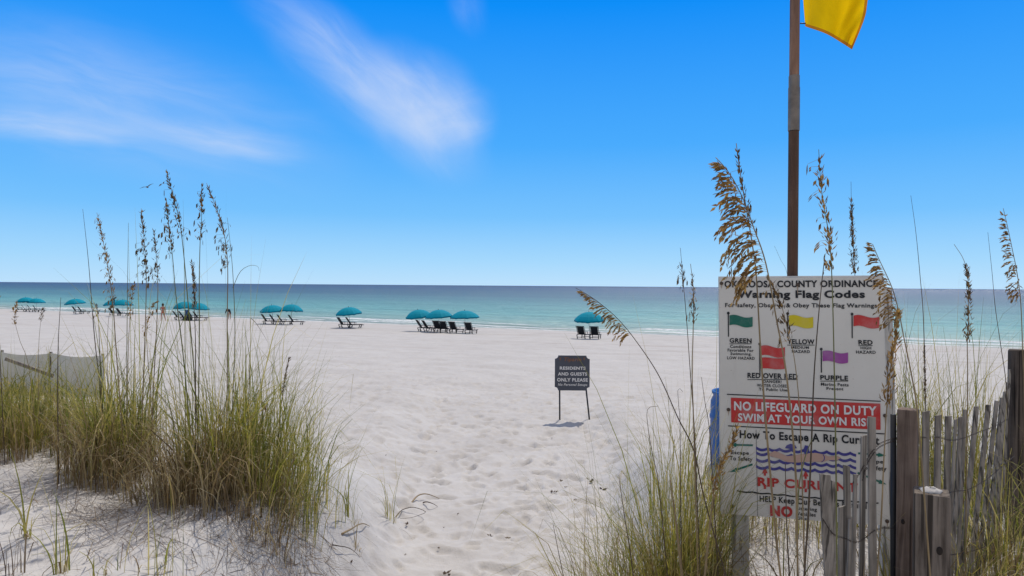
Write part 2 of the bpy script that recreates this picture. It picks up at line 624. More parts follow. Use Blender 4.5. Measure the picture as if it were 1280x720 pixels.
M['sling'] = simple_mat('charcoal_sling_fabric', (0.018, 0.021, 0.027), 0.8, 0.15, var=0.15)
M['chair_frame'] = simple_mat('black_chair_frame', (0.025, 0.024, 0.023), 0.5, 0.35, var=0.2)
M['blue_towel'] = simple_mat('blue_towel', (0.035, 0.10, 0.25), 0.9, 0.05)
M['bag'] = simple_mat('dark_canvas_bag', (0.02, 0.025, 0.035), 0.8, 0.1)
M['barrel'] = simple_mat('blue_plastic', (0.012, 0.10, 0.36), 0.45, 0.4, var=0.12, scale=4)


def mat_board():
    m, t = new_mat('white_sign_enamel')
    co = t.n('ShaderNodeTexCoord').outputs['Object']
    a = t.noise(co, 2.2, 5, 0.6)
    col = t.ramp(a, [(0.25, (0.65, 0.608, 0.53)), (0.7, (0.73, 0.688, 0.61))])
    drip = t.noise(t.mapping(co, scale=(14, 14, 0.9)), 1.0, 5, 0.6)
    col = t.mix(t.math('MULTIPLY', t.smooth(drip, 0.55, 0.75), 0.22), col, (0.42, 0.36, 0.29, 1))
    sp = t.noise(co, 55, 3, 0.6)
    col = t.mix(t.math('MULTIPLY', t.smooth(sp, 0.68, 0.76), 0.5), col, (0.35, 0.27, 0.20, 1))
    out_bsdf(t, col, 0.45, 0.35)
    return m


def paint(name, c, wear=0.25):
    m, t = new_mat(name)
    co = t.n('ShaderNodeTexCoord').outputs['Object']
    a = t.noise(co, 9, 6, 0.65)
    col = t.mix(t.math('MULTIPLY', t.smooth(a, 0.45, 0.75), wear), (*c, 1), (0.55, 0.5, 0.46, 1))
    out_bsdf(t, col, 0.5, 0.3)
    return m


M['board'] = mat_board()
M['rust'] = simple_mat('pale_rust_stain', (0.40, 0.30, 0.21), 0.6, var=0.25, scale=60)
M['board_edge'] = simple_mat('white_board_edge', (0.68, 0.66, 0.62), 0.6, var=0.12)  # plain off-white of the backing panel
M['ink_black'] = paint('black_sign_paint', (0.014, 0.014, 0.016), 0.08)
M['ink_red'] = paint('red_sign_paint', (0.56, 0.040, 0.034), 0.22)
M['ink_letter_red'] = paint('red_letter_paint', (0.50, 0.035, 0.030), 0.15)
M['ink_green'] = paint('green_sign_paint', (0.015, 0.145, 0.098), 0.2)
M['ink_yellow'] = paint('yellow_sign_paint', (0.66, 0.53, 0.015), 0.15)
M['ink_purple'] = paint('purple_sign_paint', (0.33, 0.075, 0.30), 0.2)
M['ink_navy'] = paint('navy_sign_paint', (0.060, 0.055, 0.24), 0.2)
M['ink_skin'] = paint('skin_tone_sign_paint', (0.55, 0.36, 0.28), 0.2)
M['ink_white'] = paint('white_sign_paint', (0.74, 0.72, 0.69), 0.1)
M['ink_orange'] = paint('faded_orange_paint', (0.22, 0.095, 0.045), 0.15)
M['panel_dark'] = simple_mat('charcoal_sign_panel', (0.072, 0.077, 0.096), 0.55, 0.35, var=0.12, scale=5)


def mat_cloth(name, c, trans=0.5):
    m, t = new_mat(name)
    co = t.n('ShaderNodeTexCoord').outputs['Object']
    a = t.noise(co, 6, 4, 0.6)
    col = t.ramp(a, [(0.3, tuple(q * 0.85 for q in c)), (0.7, c)])
    weave = t.noise(co, 900, 2, 0.5)
    o = t.n('ShaderNodeOutputMaterial')
    b = t.n('ShaderNodeBsdfPrincipled')
    t.l(col, b.inputs['Base Color'])
    b.inputs['Roughness'].default_value = 0.75
    b.inputs['Specular IOR Level'].default_value = 0.15
    tr = t.n('ShaderNodeBsdfTranslucent')
    t.l(col, tr.inputs['Color'])
    mx = t.n('ShaderNodeMixShader')
    mx.inputs[0].default_value = trans
    t.l(b.outputs[0], mx.inputs[1]); t.l(tr.outputs[0], mx.inputs[2])
    t.l(mx.outputs[0], o.inputs[0])
    return m


M['flag'] = mat_cloth('yellow_flag_cloth', (0.95, 0.575, 0.003), 0.62)
M['flag_hem'] = mat_cloth('orange_flag_hem', (0.66, 0.25, 0.010), 0.4)
M['silt'] = mat_cloth('grey_silt_fabric', (0.60, 0.575, 0.50), 0.15)

# ------------------------------------------------------------------ the sand, one sheet
def build_sand():
    ys = list(np.arange(-20, 0.5, 0.35))
    y = 0.5
    while y < 150:
        ys.append(y)
        y += max(0.032, 0.0055 * y)
    ys = np.array(ys)
    nu = 860
    c = np.linspace(-1, 1, nu)
    c = np.sign(c) * (0.55 * np.abs(c) + 0.45 * np.abs(c) ** 3)   # finer near the path
    w = 7.0 + 1.45 * np.maximum(ys, 0)
    X = w[:, None] * c[None, :]
    Y = np.repeat(ys[:, None], nu, 1)
    Z = ground(X, Y)
    l, r = dunes(X, Y)
    # trodden sand: footprints in the path and on the open beach, soft ripples on the dune
    tread = (0.25 * sm((45 - Y) / 25) + 0.75 * sm((22 - Y) / 12)) * sm((Y + 1) / 2) * (1 - 0.8 * sm(l / 0.5)) * (1 - 0.8 * sm(r / 0.3))
    D = np.zeros_like(Z)
    for cs, depth, rad, seed in ((0.22, 0.016, 0.055, 11), (0.36, 0.026, 0.090, 21), (0.52, 0.028, 0.115, 47), (1.3, 0.012, 0.30, 77)):
        gx, gy = X / cs, Y / cs
        ix, iy = np.floor(gx), np.floor(gy)
        for ox in (-1, 0, 1):
            for oy in (-1, 0, 1):
                jx, jy = ix + ox, iy + oy
                cx = (jx + hash2(jx, jy, seed)) * cs
                cy = (jy + hash2(jx, jy, seed + 1)) * cs
                an = hash2(jx, jy, seed + 2) * 6.283
                k = hash2(jx, jy, seed + 3)
                on = (k > 0.30) * (0.5 + 0.7 * k)
                dx, dy = X - cx, Y - cy
                a = (dx * np.cos(an) + dy * np.sin(an)) / (rad * 1.35)
                b = (-dx * np.sin(an) + dy * np.cos(an)) / (rad * 0.68)
                q = a * a + b * b
                D += 1.35 * on * depth * (-np.exp(-q ** 1.5 * 1.1) + 0.45 * np.exp(-((np.sqrt(q) - 1.3) ** 2) * 7.0))
    Z = Z + D * tread
    Z = Z + fbm(X * 4.2, Y * 4.2, 51) * 0.030 * sm((60 - Y) / 45)
    Z = Z + fbm(X * 11, Y * 11, 61) * 0.012 * sm((30 - Y) / 20)
    # long low drifts lying along the beach
    T = -X * NS[1] + Y * NS[0]
    S = shore(X, Y)
    Z = Z + fbm(T * 0.10, S * 0.95, 71) * 0.085 * sm((Y - 8) / 8) * sm((S - 4) / 8)
    V = np.stack([X, Y, Z], -1).reshape(-1, 3)
    ny = len(ys)
    i = np.arange(ny - 1)[:, None] * nu + np.arange(nu - 1)[None, :]
    F = np.stack([i, i + 1, i + nu + 1, i + nu], -1).reshape(-1, 4)
    o = np_mesh('sand_beach', V, F, M['sand'], smooth=True)
    tag(o, 'wide white sand beach with trodden footprints running down to the water', kind='structure')


def build_sea():
    # rows by distance from the shore, columns along the shore
    s = [-2.0]
    step = 0.22
    while s[-1] < 30000:
        s.append(s[-1] + step)
        step = max(0.22, 0.045 * max(s[-1] - 12, 0))
    s = np.array(s)
    nt = 420
    c = np.linspace(-1, 1, nt)
    c = np.sign(c) * (0.35 * np.abs(c) + 0.65 * np.abs(c) ** 5)
    half = 260 + 2.2 * np.maximum(s, 0)
    T = half[:, None] * c[None, :]
    S = np.repeat(s[:, None], nt, 1)
    # world: centre + outward normal * S + along * T
    X = SHORE_C[0] + NS[0] * S - NS[1] * T
    Y = SHORE_C[1] + NS[1] * S + NS[0] * T
    wob = fbm(T * 0.05, T * 0 + 3.3, 5) * 3
    Z = np.full_like(X, SEA_Z)
    amp = fbm(T * 0.03, S * 0.05, 15)
    Z += 0.30 * np.exp(-((S - 6.6 + wob) / 0.8) ** 2) * sm(0.5 + amp)
    Z += 0.16 * np.exp(-((S - 2.8 + wob) / 0.6) ** 2) * sm(0.5 + amp)
    Z += fbm(T * 0.25, S * 0.5, 25) * 0.07 * sm(S / 4) * sm((200 - S) / 150)
    V = np.stack([X, Y, Z], -1).reshape(-1, 3)
    i = np.arange(len(s) - 1)[:, None] * nt + np.arange(nt - 1)[None, :]
    F = np.stack([i, i + nt, i + nt + 1, i + 1], -1).reshape(-1, 4)
    o = np_mesh('sea', V, F, M['sea'], smooth=True)
    tag(o, 'calm turquoise sea deepening to dark blue at the horizon', kind='structure')


build_sand()
build_sea()

# ------------------------------------------------------------------ grass
def blades(bx, by, h, lean, az, width, nseg=5, curl=1.0, bz=None, wind=(-0.0, 0.0), droop=0.0, flat=0.0):
    """vectorised grass blades -> V, F (each blade a folded tapering strip of its own)"""
    n = len(bx)
    if bz is None:
        bz = ground(bx, by) - 0.015
    t = np.linspace(0, 1, nseg + 1)[None, :]
    ang = (lean[:, None] * (0.25 + 0.75 * curl) * t ** 1.3) + flat   # bends further out with height
    if np.any(droop):
        ang = ang + droop[:, None] * t ** 3
    ds = h[:, None] / nseg
    kink = (rng.uniform(0, 1, n) < 0.15)[:, None] * rng.uniform(0.7, 2.0, n)[:, None]
    ang = ang + kink * (t > rng.uniform(0.35, 0.85, n)[:, None])
    a_mid = ang
    dr = np.sin(a_mid) * ds
    dz = np.cos(a_mid) * ds
    r = np.concatenate([np.zeros((n, 1)), np.cumsum(dr[:, 1:], 1)], 1)
    z = np.concatenate([np.zeros((n, 1)), np.cumsum(dz[:, 1:], 1)], 1)
    cx, sx = np.cos(az)[:, None], np.sin(az)[:, None]
    cxp = bx[:, None] + cx * r + wind[0] * z * z
    cyp = by[:, None] + sx * r + wind[1] * z * z
    czp = bz[:, None] + z
    tw = rng.uniform(0, math.pi, n)[:, None]
    wd = width[:, None] * (1 - t ** 2.0 * 0.93) * 0.5 * (0.75 + 0.25 * np.minimum(1, t * 6))
    px, py = np.cos(tw), np.sin(tw)
    L = np.stack([cxp - px * wd, cyp - py * wd, czp], -1)
    Rr = np.stack([cxp + px * wd, cyp + py * wd, czp], -1)
    V = np.stack([L, Rr], 2).reshape(n, -1, 3)                       # n, (nseg+1)*2, 3
    base = np.arange(n)[:, None] * (nseg + 1) * 2
    k = np.arange(nseg)[None, :] * 2
    F = np.stack([base + k, base + k + 1, base + k + 3, base + k + 2], -1).reshape(-1, 4)
    return V.reshape(-1, 3), F


def clump_arrays(cx, cy, n, rad, hmean, hvar=0.3, lean=0.7, width=0.005, wind=(0, 0), az_bias=None, droopy=0.6):
    rr = rad * np.sqrt(rng.uniform(0, 1, n))
    th = rng.uniform(0, 2 * math.pi, n)
    bx, by = cx + rr * np.cos(th), cy + rr * np.sin(th)
    h = hmean * (1 + hvar * rng.normal(0, 1, n)).clip(0.3, 1.8) * rng.choice([1, 1, 1, 0.55], n)
    ln = np.abs(rng.normal(0.15, lean, n)).clip(0, 1.5)
    az = th + rng.normal(0, 0.9, n)
    if az_bias is not None:
        k = rng.uniform(0, 1, n) < 0.6
        az = np.where(k, az_bias + rng.normal(0, 0.6, n), az)
    dr = np.where(rng.uniform(0, 1, n) < droopy, rng.uniform(0.5, 2.1, n), 0.0)
    wd = width * rng.choice([0.5, 0.7, 0.9, 1.1, 1.7], n)
    return blades(bx, by, h, ln, az, wd, wind=wind, droop=dr)


def merge(parts):
    Vs, Fs, o = [], [], 0
    for V, F in parts:
        Vs.append(V); Fs.append(F + o); o += len(V)
    return np.concatenate(Vs), np.concatenate(Fs)


def tussock(name, label, cat, cx, cy, green, dry=None, group=None, mat='blade_green', litter=None):
    """green blades, an optional skirt of dead leaves, an optional mat of roots and litter"""
    z = gz(cx, cy)
    t = thing(name, label, cat, (cx, cy, z), 0, group)
    off = np.array([cx, cy, z])
    V, F = merge([clump_arrays(cx + g[0], cy + g[1], **g[2]) for g in green])
    np_mesh('green_blades', V - off, F, M[mat], t)
    if dry:
        V, F = merge([clump_arrays(cx + g[0], cy + g[1], **g[2]) for g in dry])
        np_mesh('dead_leaves', V - off, F, M['blade_dry'], t)
    if litter:
        n, rad, (lx, ly) = litter
        th = rng.uniform(0, 2 * math.pi, n); rr = rad * np.sqrt(rng.uniform(0, 1, n))
        bx, by = cx + lx + rr * np.cos(th), cy + ly + rr * np.sin(th)
        n = int(n * 0.7)
        bx, by = bx[:n], by[:n]
        h = rng.uniform(0.06, 0.40, n)
        az = np.where(rng.uniform(0, 1, n) < 0.6, -1.1 + rng.normal(0, 0.6, n), rng.uniform(0, 6.28, n))
        V, F = blades(bx, by, h, rng.uniform(0.0, 0.5, n), az, np.full(n, 0.0040) * rng.uniform(0.4, 1.3, n), curl=1.0, bz=ground(bx, by) + rng.uniform(0, 0.07, n), flat=rng.uniform(1.25, 1.75, n)[:, None])
        V[:, 2] = np.maximum(V[:, 2], ground(V[:, 0], V[:, 1]) + 0.003)
        np_mesh('root_mat', V - off, F, M['root'], t)
    return t


def X(px, Y): return (px - 640) / 853.3 * Y


# the big clumps on the left dune
GL = 'large sea oat tussocks on the dune'
tussock('grass_tussock', 'dark shadowed grass tussock at the dune crest with drooping straw leaves', 'grass tussock', X(146, 4.35), 4.35,
        [(0, 0.05, dict(n=325, rad=0.20, hmean=0.79, lean=0.58, width=0.0055)), (0.1, 0.1, dict(n=50, rad=0.17, hmean=1.16, lean=0.34, width=0.0045)), (-0.12, 0.1, dict(n=137, rad=0.25, hmean=0.66, lean=0.7))],
        [(0, -0.10, dict(n=212, rad=0.23, hmean=0.55, lean=1.0, width=0.0055, droopy=0.9)), (0.28, -0.05, dict(n=137, rad=0.25, hmean=0.40, lean=1.0, droopy=0.9)), (0, -0.2, dict(n=112, rad=0.23, hmean=0.55, lean=1.1, az_bias=-1.6, droopy=0.9))],
        GL, litter=(832, 0.62, (0.1, -0.30)))
tussock('grass_tussock', 'widest and tallest grass tussock, green on top with a tan dead skirt', 'grass tussock', X(266, 4.05), 4.05,
        [(0, 0.08, dict(n=375, rad=0.22, hmean=0.81, lean=0.62, width=0.0055)), (0.0, 0.1, dict(n=68, rad=0.23, hmean=1.23, lean=0.36, width=0.0045)), (0.22, 0.1, dict(n=187, rad=0.25, hmean=0.73, lean=0.6))],
        [(0, -0.14, dict(n=325, rad=0.23, hmean=0.57, lean=1.05, width=0.0055, droopy=0.9)), (-0.26, -0.05, dict(n=162, rad=0.23, hmean=0.40, lean=1.0, droopy=0.9)),
         (0.05, -0.26, dict(n=137, rad=0.25, hmean=0.55, lean=1.2, az_bias=-1.5, droopy=0.9)), (0.3, -0.1, dict(n=175, rad=0.23, hmean=0.46, lean=1.0, droopy=0.9))],
        GL, litter=(1456, 0.62, (0.15, -0.36)))
tussock('grass_tussock', 'bright green upright tussock on the path edge of the dune above bare roots', 'grass tussock', X(325, 4.25), 4.25,
        [(0, 0.0, dict(n=262, rad=0.17, hmean=0.68, lean=0.58, width=0.005)), (0.14, 0.15, dict(n=137, rad=0.21, hmean=0.79, lean=0.55, az_bias=0.1)), (-0.1, 0.1, dict(n=37, rad=0.16, hmean=1.04, lean=0.36, width=0.0045))],
        [(0, -0.08, dict(n=125, rad=0.25, hmean=0.44, lean=1.0, droopy=0.9))],
        GL, litter=(1196, 0.50, (0.15, -0.30)))
tussock('grass_tussock', 'thin arching tussock leaning over the sandy path beside two dead stalks', 'grass tussock', X(372, 4.6), 4.6,
        [(0, 0.0, dict(n=100, rad=0.16, hmean=0.73, lean=0.55, width=0.0048, az_bias=0.2)), (-0.22, 0.2, dict(n=137, rad=0.25, hmean=0.66, lean=0.5)), (0.1, 0.35, dict(n=50, rad=0.16, hmean=0.68, lean=0.6, az_bias=0.2))],
        [(0, 0, dict(n=50, rad=0.17, hmean=0.44, lean=0.9, droopy=0.9))], GL, litter=(520, 0.36, (-0.02, -0.18)))
tussock('grass_tussock', 'low yellowish tussock standing between dark tussock and silt fence', 'grass tussock', X(85, 5.0), 5.0,
        [(0, 0.0, dict(n=275, rad=0.39, hmean=0.55, lean=0.6, width=0.0055)), (-0.3, 0.1, dict(n=200, rad=0.34, hmean=0.50, lean=0.6))],
        [(0, -0.1, dict(n=275, rad=0.46, hmean=0.42, lean=0.95, droopy=0.8)), (0.42, -0.12, dict(n=200, rad=0.34, hmean=0.37, lean=0.9, droopy=0.8))],
        GL, mat='blade_yellow', litter=(572, 0.55, (0, -0.2)))
tussock('grass_tussock', 'olive tussock with dead brown base where the photo meets its left edge', 'grass tussock', X(14, 4.8), 4.8,
        [(0, 0.0, dict(n=300, rad=0.37, hmean=0.61, lean=0.5, width=0.0055))],
        [(0, -0.12, dict(n=250, rad=0.39, hmean=0.42, lean=0.95, droopy=0.8))],
        GL, mat='blade_yellow', litter=(468, 0.4, (0, -0.2)))

# small sprigs
SPRIGS = [
    (320, 532, 5.4, 24, 0.10, 0.55, 'slim green sprig rising just behind the bright green tussock', 'blade_green'),
    (322 + 63, 572, 7.0, 46, 0.16, 0.62, 'grass sprig arching towards the sea, farthest of the row down the path edge', 'blade_green'),
    (437, 648, None, 14, 0.05, 0.34, 'green sprig with a reddish brown base beside the dune foot', 'blade_green'),
    (488, 651, None, 18, 0.07, 0.38, 'fan shaped green sprig alone on the sand nearest the curved dry stalks', 'blade_green'),
    (446, 690, None, 9, 0.04, 0.32, 'thin dying sprig with one folded brown leaf at the path edge', 'blade_dry'),
    (34, 676, None, 11, 0.03, 0.30, 'small green sprig alone on bare dune sand, left of the tussock shadows', 'blade_green'),
    (78, 716, None, 16, 0.05, 0.30, 'young sprig of green blades low on the dune front, left of its pair', 'blade_green'),
    (205, 724, None, 22, 0.16, 0.34, 'loose green sprig at the bottom of the dune front below the tussocks', 'blade_green'),
    (135, 722, None, 12, 0.10, 0.26, 'sparse sprig of short blades between two larger sprigs on the dune front', 'blade_green'),
    (12, 722, None, 12, 0.08, 0.26, 'dead grey sprig with crooked twigs in the lowest left corner', 'root'),
]
for px, py, Yd, n, rad, h, lab, mt in SPRIGS:
    p = on_ground(px, py) if Yd is None else Vector((X(px, Yd), Yd, gz(X(px, Yd), Yd)))
    sc = p.y / 5.0
    tussock('grass_sprig', lab, 'grass sprig', p.x, p.y, [(0, 0, dict(n=n, rad=rad * 0.7, hmean=h, lean=0.5, width=0.0048, droopy=0.4))],
            [(0, 0, dict(n=max(4, n // 3), rad=rad * 0.7, hmean=h * 0.45, lean=1.0, droopy=0.9))], 'small grass sprigs on the sand', mat=mt, litter=(10, rad * 2 + 0.05, (0, 0)))

# right-hand dune
GR = 'sea oat tussocks around the hazard board'
tussock('grass_tussock', 'loose tussock of long thin blades spreading over the sand before the blue barrel', 'grass tussock', X(835, 4.0), 4.0,
        [(0, 0, dict(n=325, rad=0.24, hmean=1.09, lean=0.68, width=0.0042)), (0.2, 0.1, dict(n=275, rad=0.25, hmean=1.15, lean=0.38, width=0.0045)),
         (-0.2, -0.1, dict(n=187, rad=0.2, hmean=1.09, lean=0.7, width=0.004, az_bias=3.1)), (0.0, -0.2, dict(n=200, rad=0.3, hmean=0.69, lean=0.7, width=0.0042))],
        [(-0.25, 0.1, dict(n=260, rad=0.3, hmean=0.85, lean=0.7, width=0.004)), (0, 0, dict(n=950, rad=0.34, hmean=0.71, lean=0.9, width=0.0045, droopy=0.8))], GR, litter=(1500, 0.55, (0, -0.05)))
tussock('grass_tussock', 'fine bladed tussock arching left across the footpath, lowest on the right dune', 'grass tussock', X(765, 3.6), 3.6,
        [(0, 0, dict(n=187, rad=0.18, hmean=0.92, lean=0.85, width=0.004, az_bias=2.9)), (0.22, 0, dict(n=212, rad=0.22, hmean=0.85, lean=0.6, width=0.004))],
        [(0, 0, dict(n=520, rad=0.34, hmean=0.57, lean=0.9, width=0.0045))], GR, litter=(900, 0.5, (0.1, 0)))
tussock('grass_tussock', 'yellow green tussock nearest the support post of the hazard board', 'grass tussock', X(852, 4.0), 4.0,
        [(0, 0, dict(n=275, rad=0.10, hmean=1.06, lean=0.30, width=0.005)), (0.0, 0.2, dict(n=125, rad=0.15, hmean=0.98, lean=0.4)), (0.36, 1.7, dict(n=120, rad=0.28, hmean=0.92, lean=0.45))],
        [(0, -0.05, dict(n=220, rad=0.16, hmean=0.71, lean=0.6))], GR, mat='blade_yellow', litter=(800, 0.5, (0, 0)))
tussock('grass_tussock', 'tall bright tussock behind the fence pickets, right of the hazard board', 'grass tussock', X(1190, 5.6), 5.6,
        [(0, 0, dict(n=400, rad=0.45, hmean=1.15, lean=0.38, width=0.0055)), (-0.3, 0.3, dict(n=237, rad=0.3, hmean=1.15, lean=0.35)), (0.4, 0, dict(n=237, rad=0.35, hmean=1.09, lean=0.4))],
        [(0, 0, dict(n=200, rad=0.5, hmean=0.69, lean=0.7))], GR, mat='blade_yellow', litter=(200, 0.7, (0, 0)))
tussock('grass_tussock', 'low leafy tussock at the foot of the round dark post', 'grass tussock', X(1268, 4.1), 4.1,
        [(0, 0, dict(n=300, rad=0.36, hmean=0.76, lean=0.6, width=0.0055)), (0.2, -0.2, dict(n=90, rad=0.2, hmean=0.69, lean=0.7, az_bias=3.1))],
        [(-0.05, -0.1, dict(n=300, rad=0.3, hmean=0.52, lean=0.9))], GR, litter=(260, 0.5, (-0.1, -0.2)))
tussock('grass_tussock', 'sparse tussock visible through the gap between hazard board and square post', 'grass tussock', X(1128, 6.6), 6.6,
        [(0, 0, dict(n=137, rad=0.3, hmean=0.98, lean=0.35))], [(0, 0, dict(n=37, rad=0.3, hmean=0.57, lean=0.7))], GR, mat='blade_green')
tussock('grass_tussock', 'ragged tussock on the sand behind and below the hazard board', 'grass tussock', X(985, 5.0), 5.0,
        [(0, 0, dict(n=250, rad=0.55, hmean=0.48, lean=0.6))], [(0, 0, dict(n=300, rad=0.6, hmean=0.39, lean=0.9))], GR, mat='blade_yellow', litter=(2200, 1.0, (0.15, -0.1)))


tussock('grass_tussock', 'short straw coloured tussock in front of the fence stump, lowest of all', 'grass tussock', X(1010, 3.3), 3.3,
        [(0, 0, dict(n=87, rad=0.3, hmean=0.48, lean=0.5)), (0.9, 0.3, dict(n=200, rad=0.3, hmean=0.63, lean=0.45))], [(0, 0, dict(n=200, rad=0.4, hmean=0.41, lean=0.9)), (0.85, 0.3, dict(n=150, rad=0.35, hmean=0.48, lean=0.8))], GR, mat='blade_yellow', litter=(300, 0.7, (0.2, 0)))


def scatter_ground():
    # the uncountable low growth behind the left tussocks
    n = 9500
    by = rng.uniform(5.0, 13.0, n)
    edge = np.interp(by, [5, 7, 9, 13], [235, 205, 165, 120])
    px = rng.uniform(-260, 1, n) + edge * rng.uniform(0.0, 1.0, n) ** 0.5
    bx = (px - 640) / 853.3 * by
    dens = fbm(bx * 0.9, by * 0.9, 88)
    k = dens > -0.22 + 0.25 * rng.uniform(-1, 1, n)
    bx, by = bx[k], by[k]
    n = len(bx)
    V, F = blades(bx, by, rng.uniform(0.16, 0.50, n) * (1.0 + 1.3 * fbm(bx * 1.3, by * 1.3, 123)).clip(0.35, 1.8), np.abs(rng.normal(0.25, 0.65, n)), rng.uniform(0, 6.28, n), 0.0065 * rng.uniform(0.5, 1.3, n), nseg=5, droop=np.where(rng.uniform(0, 1, n) < 0.5, rng.uniform(0.4, 1.8, n), 0))
    tag(np_mesh('dune_grass', V, F, M['blade_yellow']), 'low yellow green ground cover filling the dune in front of the silt fence', 'grass', kind='stuff')
    # broad small leaves of creeping plants amid it
    n = 2600
    by = rng.uniform(5.4, 12.5, n)
    px = rng.uniform(-240, 1, n) + np.interp(by, [5, 7, 9, 13], [215, 190, 150, 110]) * rng.uniform(0, 1, n)
    bx = (px - 640) / 853.3 * by
    bz = ground(bx, by) + rng.uniform(0.05, 0.34, n)
    V, F = blades(bx, by, rng.uniform(0.05, 0.11, n), rng.uniform(0.5, 1.6, n), rng.uniform(0, 6.28, n), 0.028 * rng.uniform(0.5, 1.2, n), nseg=3, bz=bz)
    tag(np_mesh('creeping_leaves', V, F, M['blade_yellow']), 'small broad leaves of creeping plants among the dune grass', 'foliage', kind='stuff')
    # twigs and dead bits lying about on both dunes
    n = 9000
    side = rng.uniform(0, 1, n) < 0.25
    by = np.where(side, rng.uniform(2.6, 5.0, n), rng.uniform(3.2, 7.5, n))
    px = np.where(side, rng.uniform(-20, 420, n), 760 + 560 * rng.uniform(0, 1, n))
    bx = (px - 640) / 853.3 * by
    dn = fbm(bx * 1.6, by * 1.6, 33)
    l, r = dunes(bx, by)
    k = (dn > -0.10 + 0.24 * side) & ((l + r) > 0.08)
    bx, by = bx[k], by[k]
    n = len(bx)
    V, F = blades(bx, by, rng.uniform(0.04, 0.22, n), rng.uniform(0.0, 0.3, n), rng.uniform(0, 6.28, n), 0.0042 * rng.uniform(0.5, 1.4, n), nseg=3, curl=1.2, flat=1.45)
    V[:, 2] = ground(V[:, 0], V[:, 1]) + 0.004 + np.abs(V[:, 2] - ground(V[:, 0], V[:, 1])) * 0.35
    tag(np_mesh('dune_litter', V, F, M['root']), 'dry twigs and dead grass strewn over the dune sand', 'litter', kind='stuff')


scatter_ground()


# ------------------------------------------------------------------ sea oats
def head_mesh(mb, path, style, size):
    """seed spikelets along the tip-to-base path of a head"""
    n = len(path)
    L = sum((path[i + 1] - path[i]).length for i in range(n - 1))
    rnd = random.Random(int(L * 1e6) + n)
    if style in ('plume', 'plume_dark'):
        nb = int(22 * size + L * 80)
        for b in range(nb):
            t = (b + rnd.random()) / nb               # 0 tip, 1 base
            i = min(int(t * (n - 1)), n - 2)
            p = path[i].lerp(path[i + 1], t * (n - 1) - i)
            up = (path[max(i - 1, 0)] - path[min(i + 2, n - 1)]).normalized()
            bl = (0.016 + 0.085 * min(1, t * 1.5) * (1 if t < 0.75 else 1.15)) * size * rnd.uniform(0.6, 1.25)
            side = Vector((-0.85 + rnd.gauss(0, 0.45), rnd.gauss(0, 0.5), -0.12 + rnd.gauss(0, 0.25)))
            d = (up * (0.95 - 0.5 * t) + side * 0.75).normalized()
            q = p.copy()
            k = 4 + int(bl * 60)
            pts = [q.copy()]
            for j in range(k):
                d = (d + Vector((-0.08, 0, -0.10 - 0.16 * t))).normalized()
                q = q + d * bl / k
                pts.append(q.copy())
                sl = rnd.uniform(0.017, 0.029) * (0.7 + 0.3 * size)
                sd = (d + Vector((rnd.gauss(0, 0.35), rnd.gauss(0, 0.35), rnd.gauss(-0.25, 0.3)))).normalized()
                mb.spindle(q, sd, sl, sl * 0.36, sl * 0.14, Vector((rnd.gauss(0, 1), rnd.gauss(0, 1), rnd.gauss(0, 1))))
            mb.tube(pts, 0.0006, 3, False)
    else:
        nb = int(L * (520 if style == 'dense' else 430))
        for b in range(nb):
            t = rnd.random()
            if style == 'sparse' and rnd.random() < 0.25 + 0.35 * math.sin(t * 23):
                continue
            i = min(int(t * (n - 1)), n - 2)
            p = path[i].lerp(path[i + 1], t * (n - 1) - i)
            up = (path[max(i - 1, 0)] - path[min(i + 2, n - 1)]).normalized()
            side = Vector((rnd.gauss(0, 1), rnd.gauss(0, 1), rnd.gauss(-0.1, 0.4)))
            fall = rnd.random() < 0.22 * t + 0.05
            d = (up * (0.9 if not fall else -0.2) + side * 0.38 + (Vector((-0.3, 0, -0.9)) if fall else Vector((0, 0, 0)))).normalized()
            wid = (0.003 + 0.020 * t) * size
            sl = rnd.uniform(0.016, 0.029) * (0.6 + 0.4 * size)
            off = side.normalized() * wid * rnd.random()
            if fall and style != 'dense':
                arm = Vector((-0.7 + rnd.gauss(0, 0.7), rnd.gauss(0, 0.6), -0.2)).normalized()
                e = p + arm * rnd.uniform(0.01, 0.045) * size
                mb.tube([p, e], 0.0006, 3, False)
                for j in range(rnd.randint(1, 3)):
                    mb.spindle(e + Vector((0, 0, -0.008 * j)), (d + arm * 0.3).normalized(), sl, sl * 0.36, sl * 0.14, side)
            else:
                mb.spindle(p + off, d, sl, sl * 0.34, sl * 0.14, side)


# (points from tip to foot as (px, py), distance, last point goes to the sand there), head part of the path, style, stem material, seed material, stem radius, label
L_ = []
def oat(pts, Y, head, style, smat, seed, r, label, size=1.0, leaf=None, Ybase=None):
    L_.append((pts, Y, head, style, smat, seed, r, label, size, leaf, Ybase))


# left dune
oat([(107, 262), (113, 330), (119, 420), (127, 500), (133, 590)], 4.3, None, None, 'stem_dark', None, .0026, 'bare dead stalk leaning left, standing left of the curving seed head')
oat([(128, 267), (134, 300), (140, 340), (144, 378), (147, 440), (152, 520), (158, 600)], 4.2, (267, 380), 'sparse', 'stem_tan', 'seed_gold', .003, 'tan sea oat with a long crooked seed head, before the third parasol group', 1.0)
oat([(158, 278), (158, 360), (158, 450), (158, 560)], 4.5, None, None, 'stem_green', None, .0024, 'bare straight green stalk between two seed heads over the sea')
oat([(184, 262), (186, 300), (187, 345), (184, 410), (180, 480), (176, 580)], 4.25, (262, 356), 'sparse', 'stem_tan', 'seed_dark', .003, 'dark seed head with two hanging clusters, fourth tall stalk on the left dune', 1.1)
oat([(192, 289), (195, 320), (197, 352), (196, 400), (192, 480), (188, 580)], 4.3, (289, 354), 'sparse', 'stem_tan', 'seed_dark', .003, 'shorter dark seed head close beside the one with hanging clusters', 0.9)
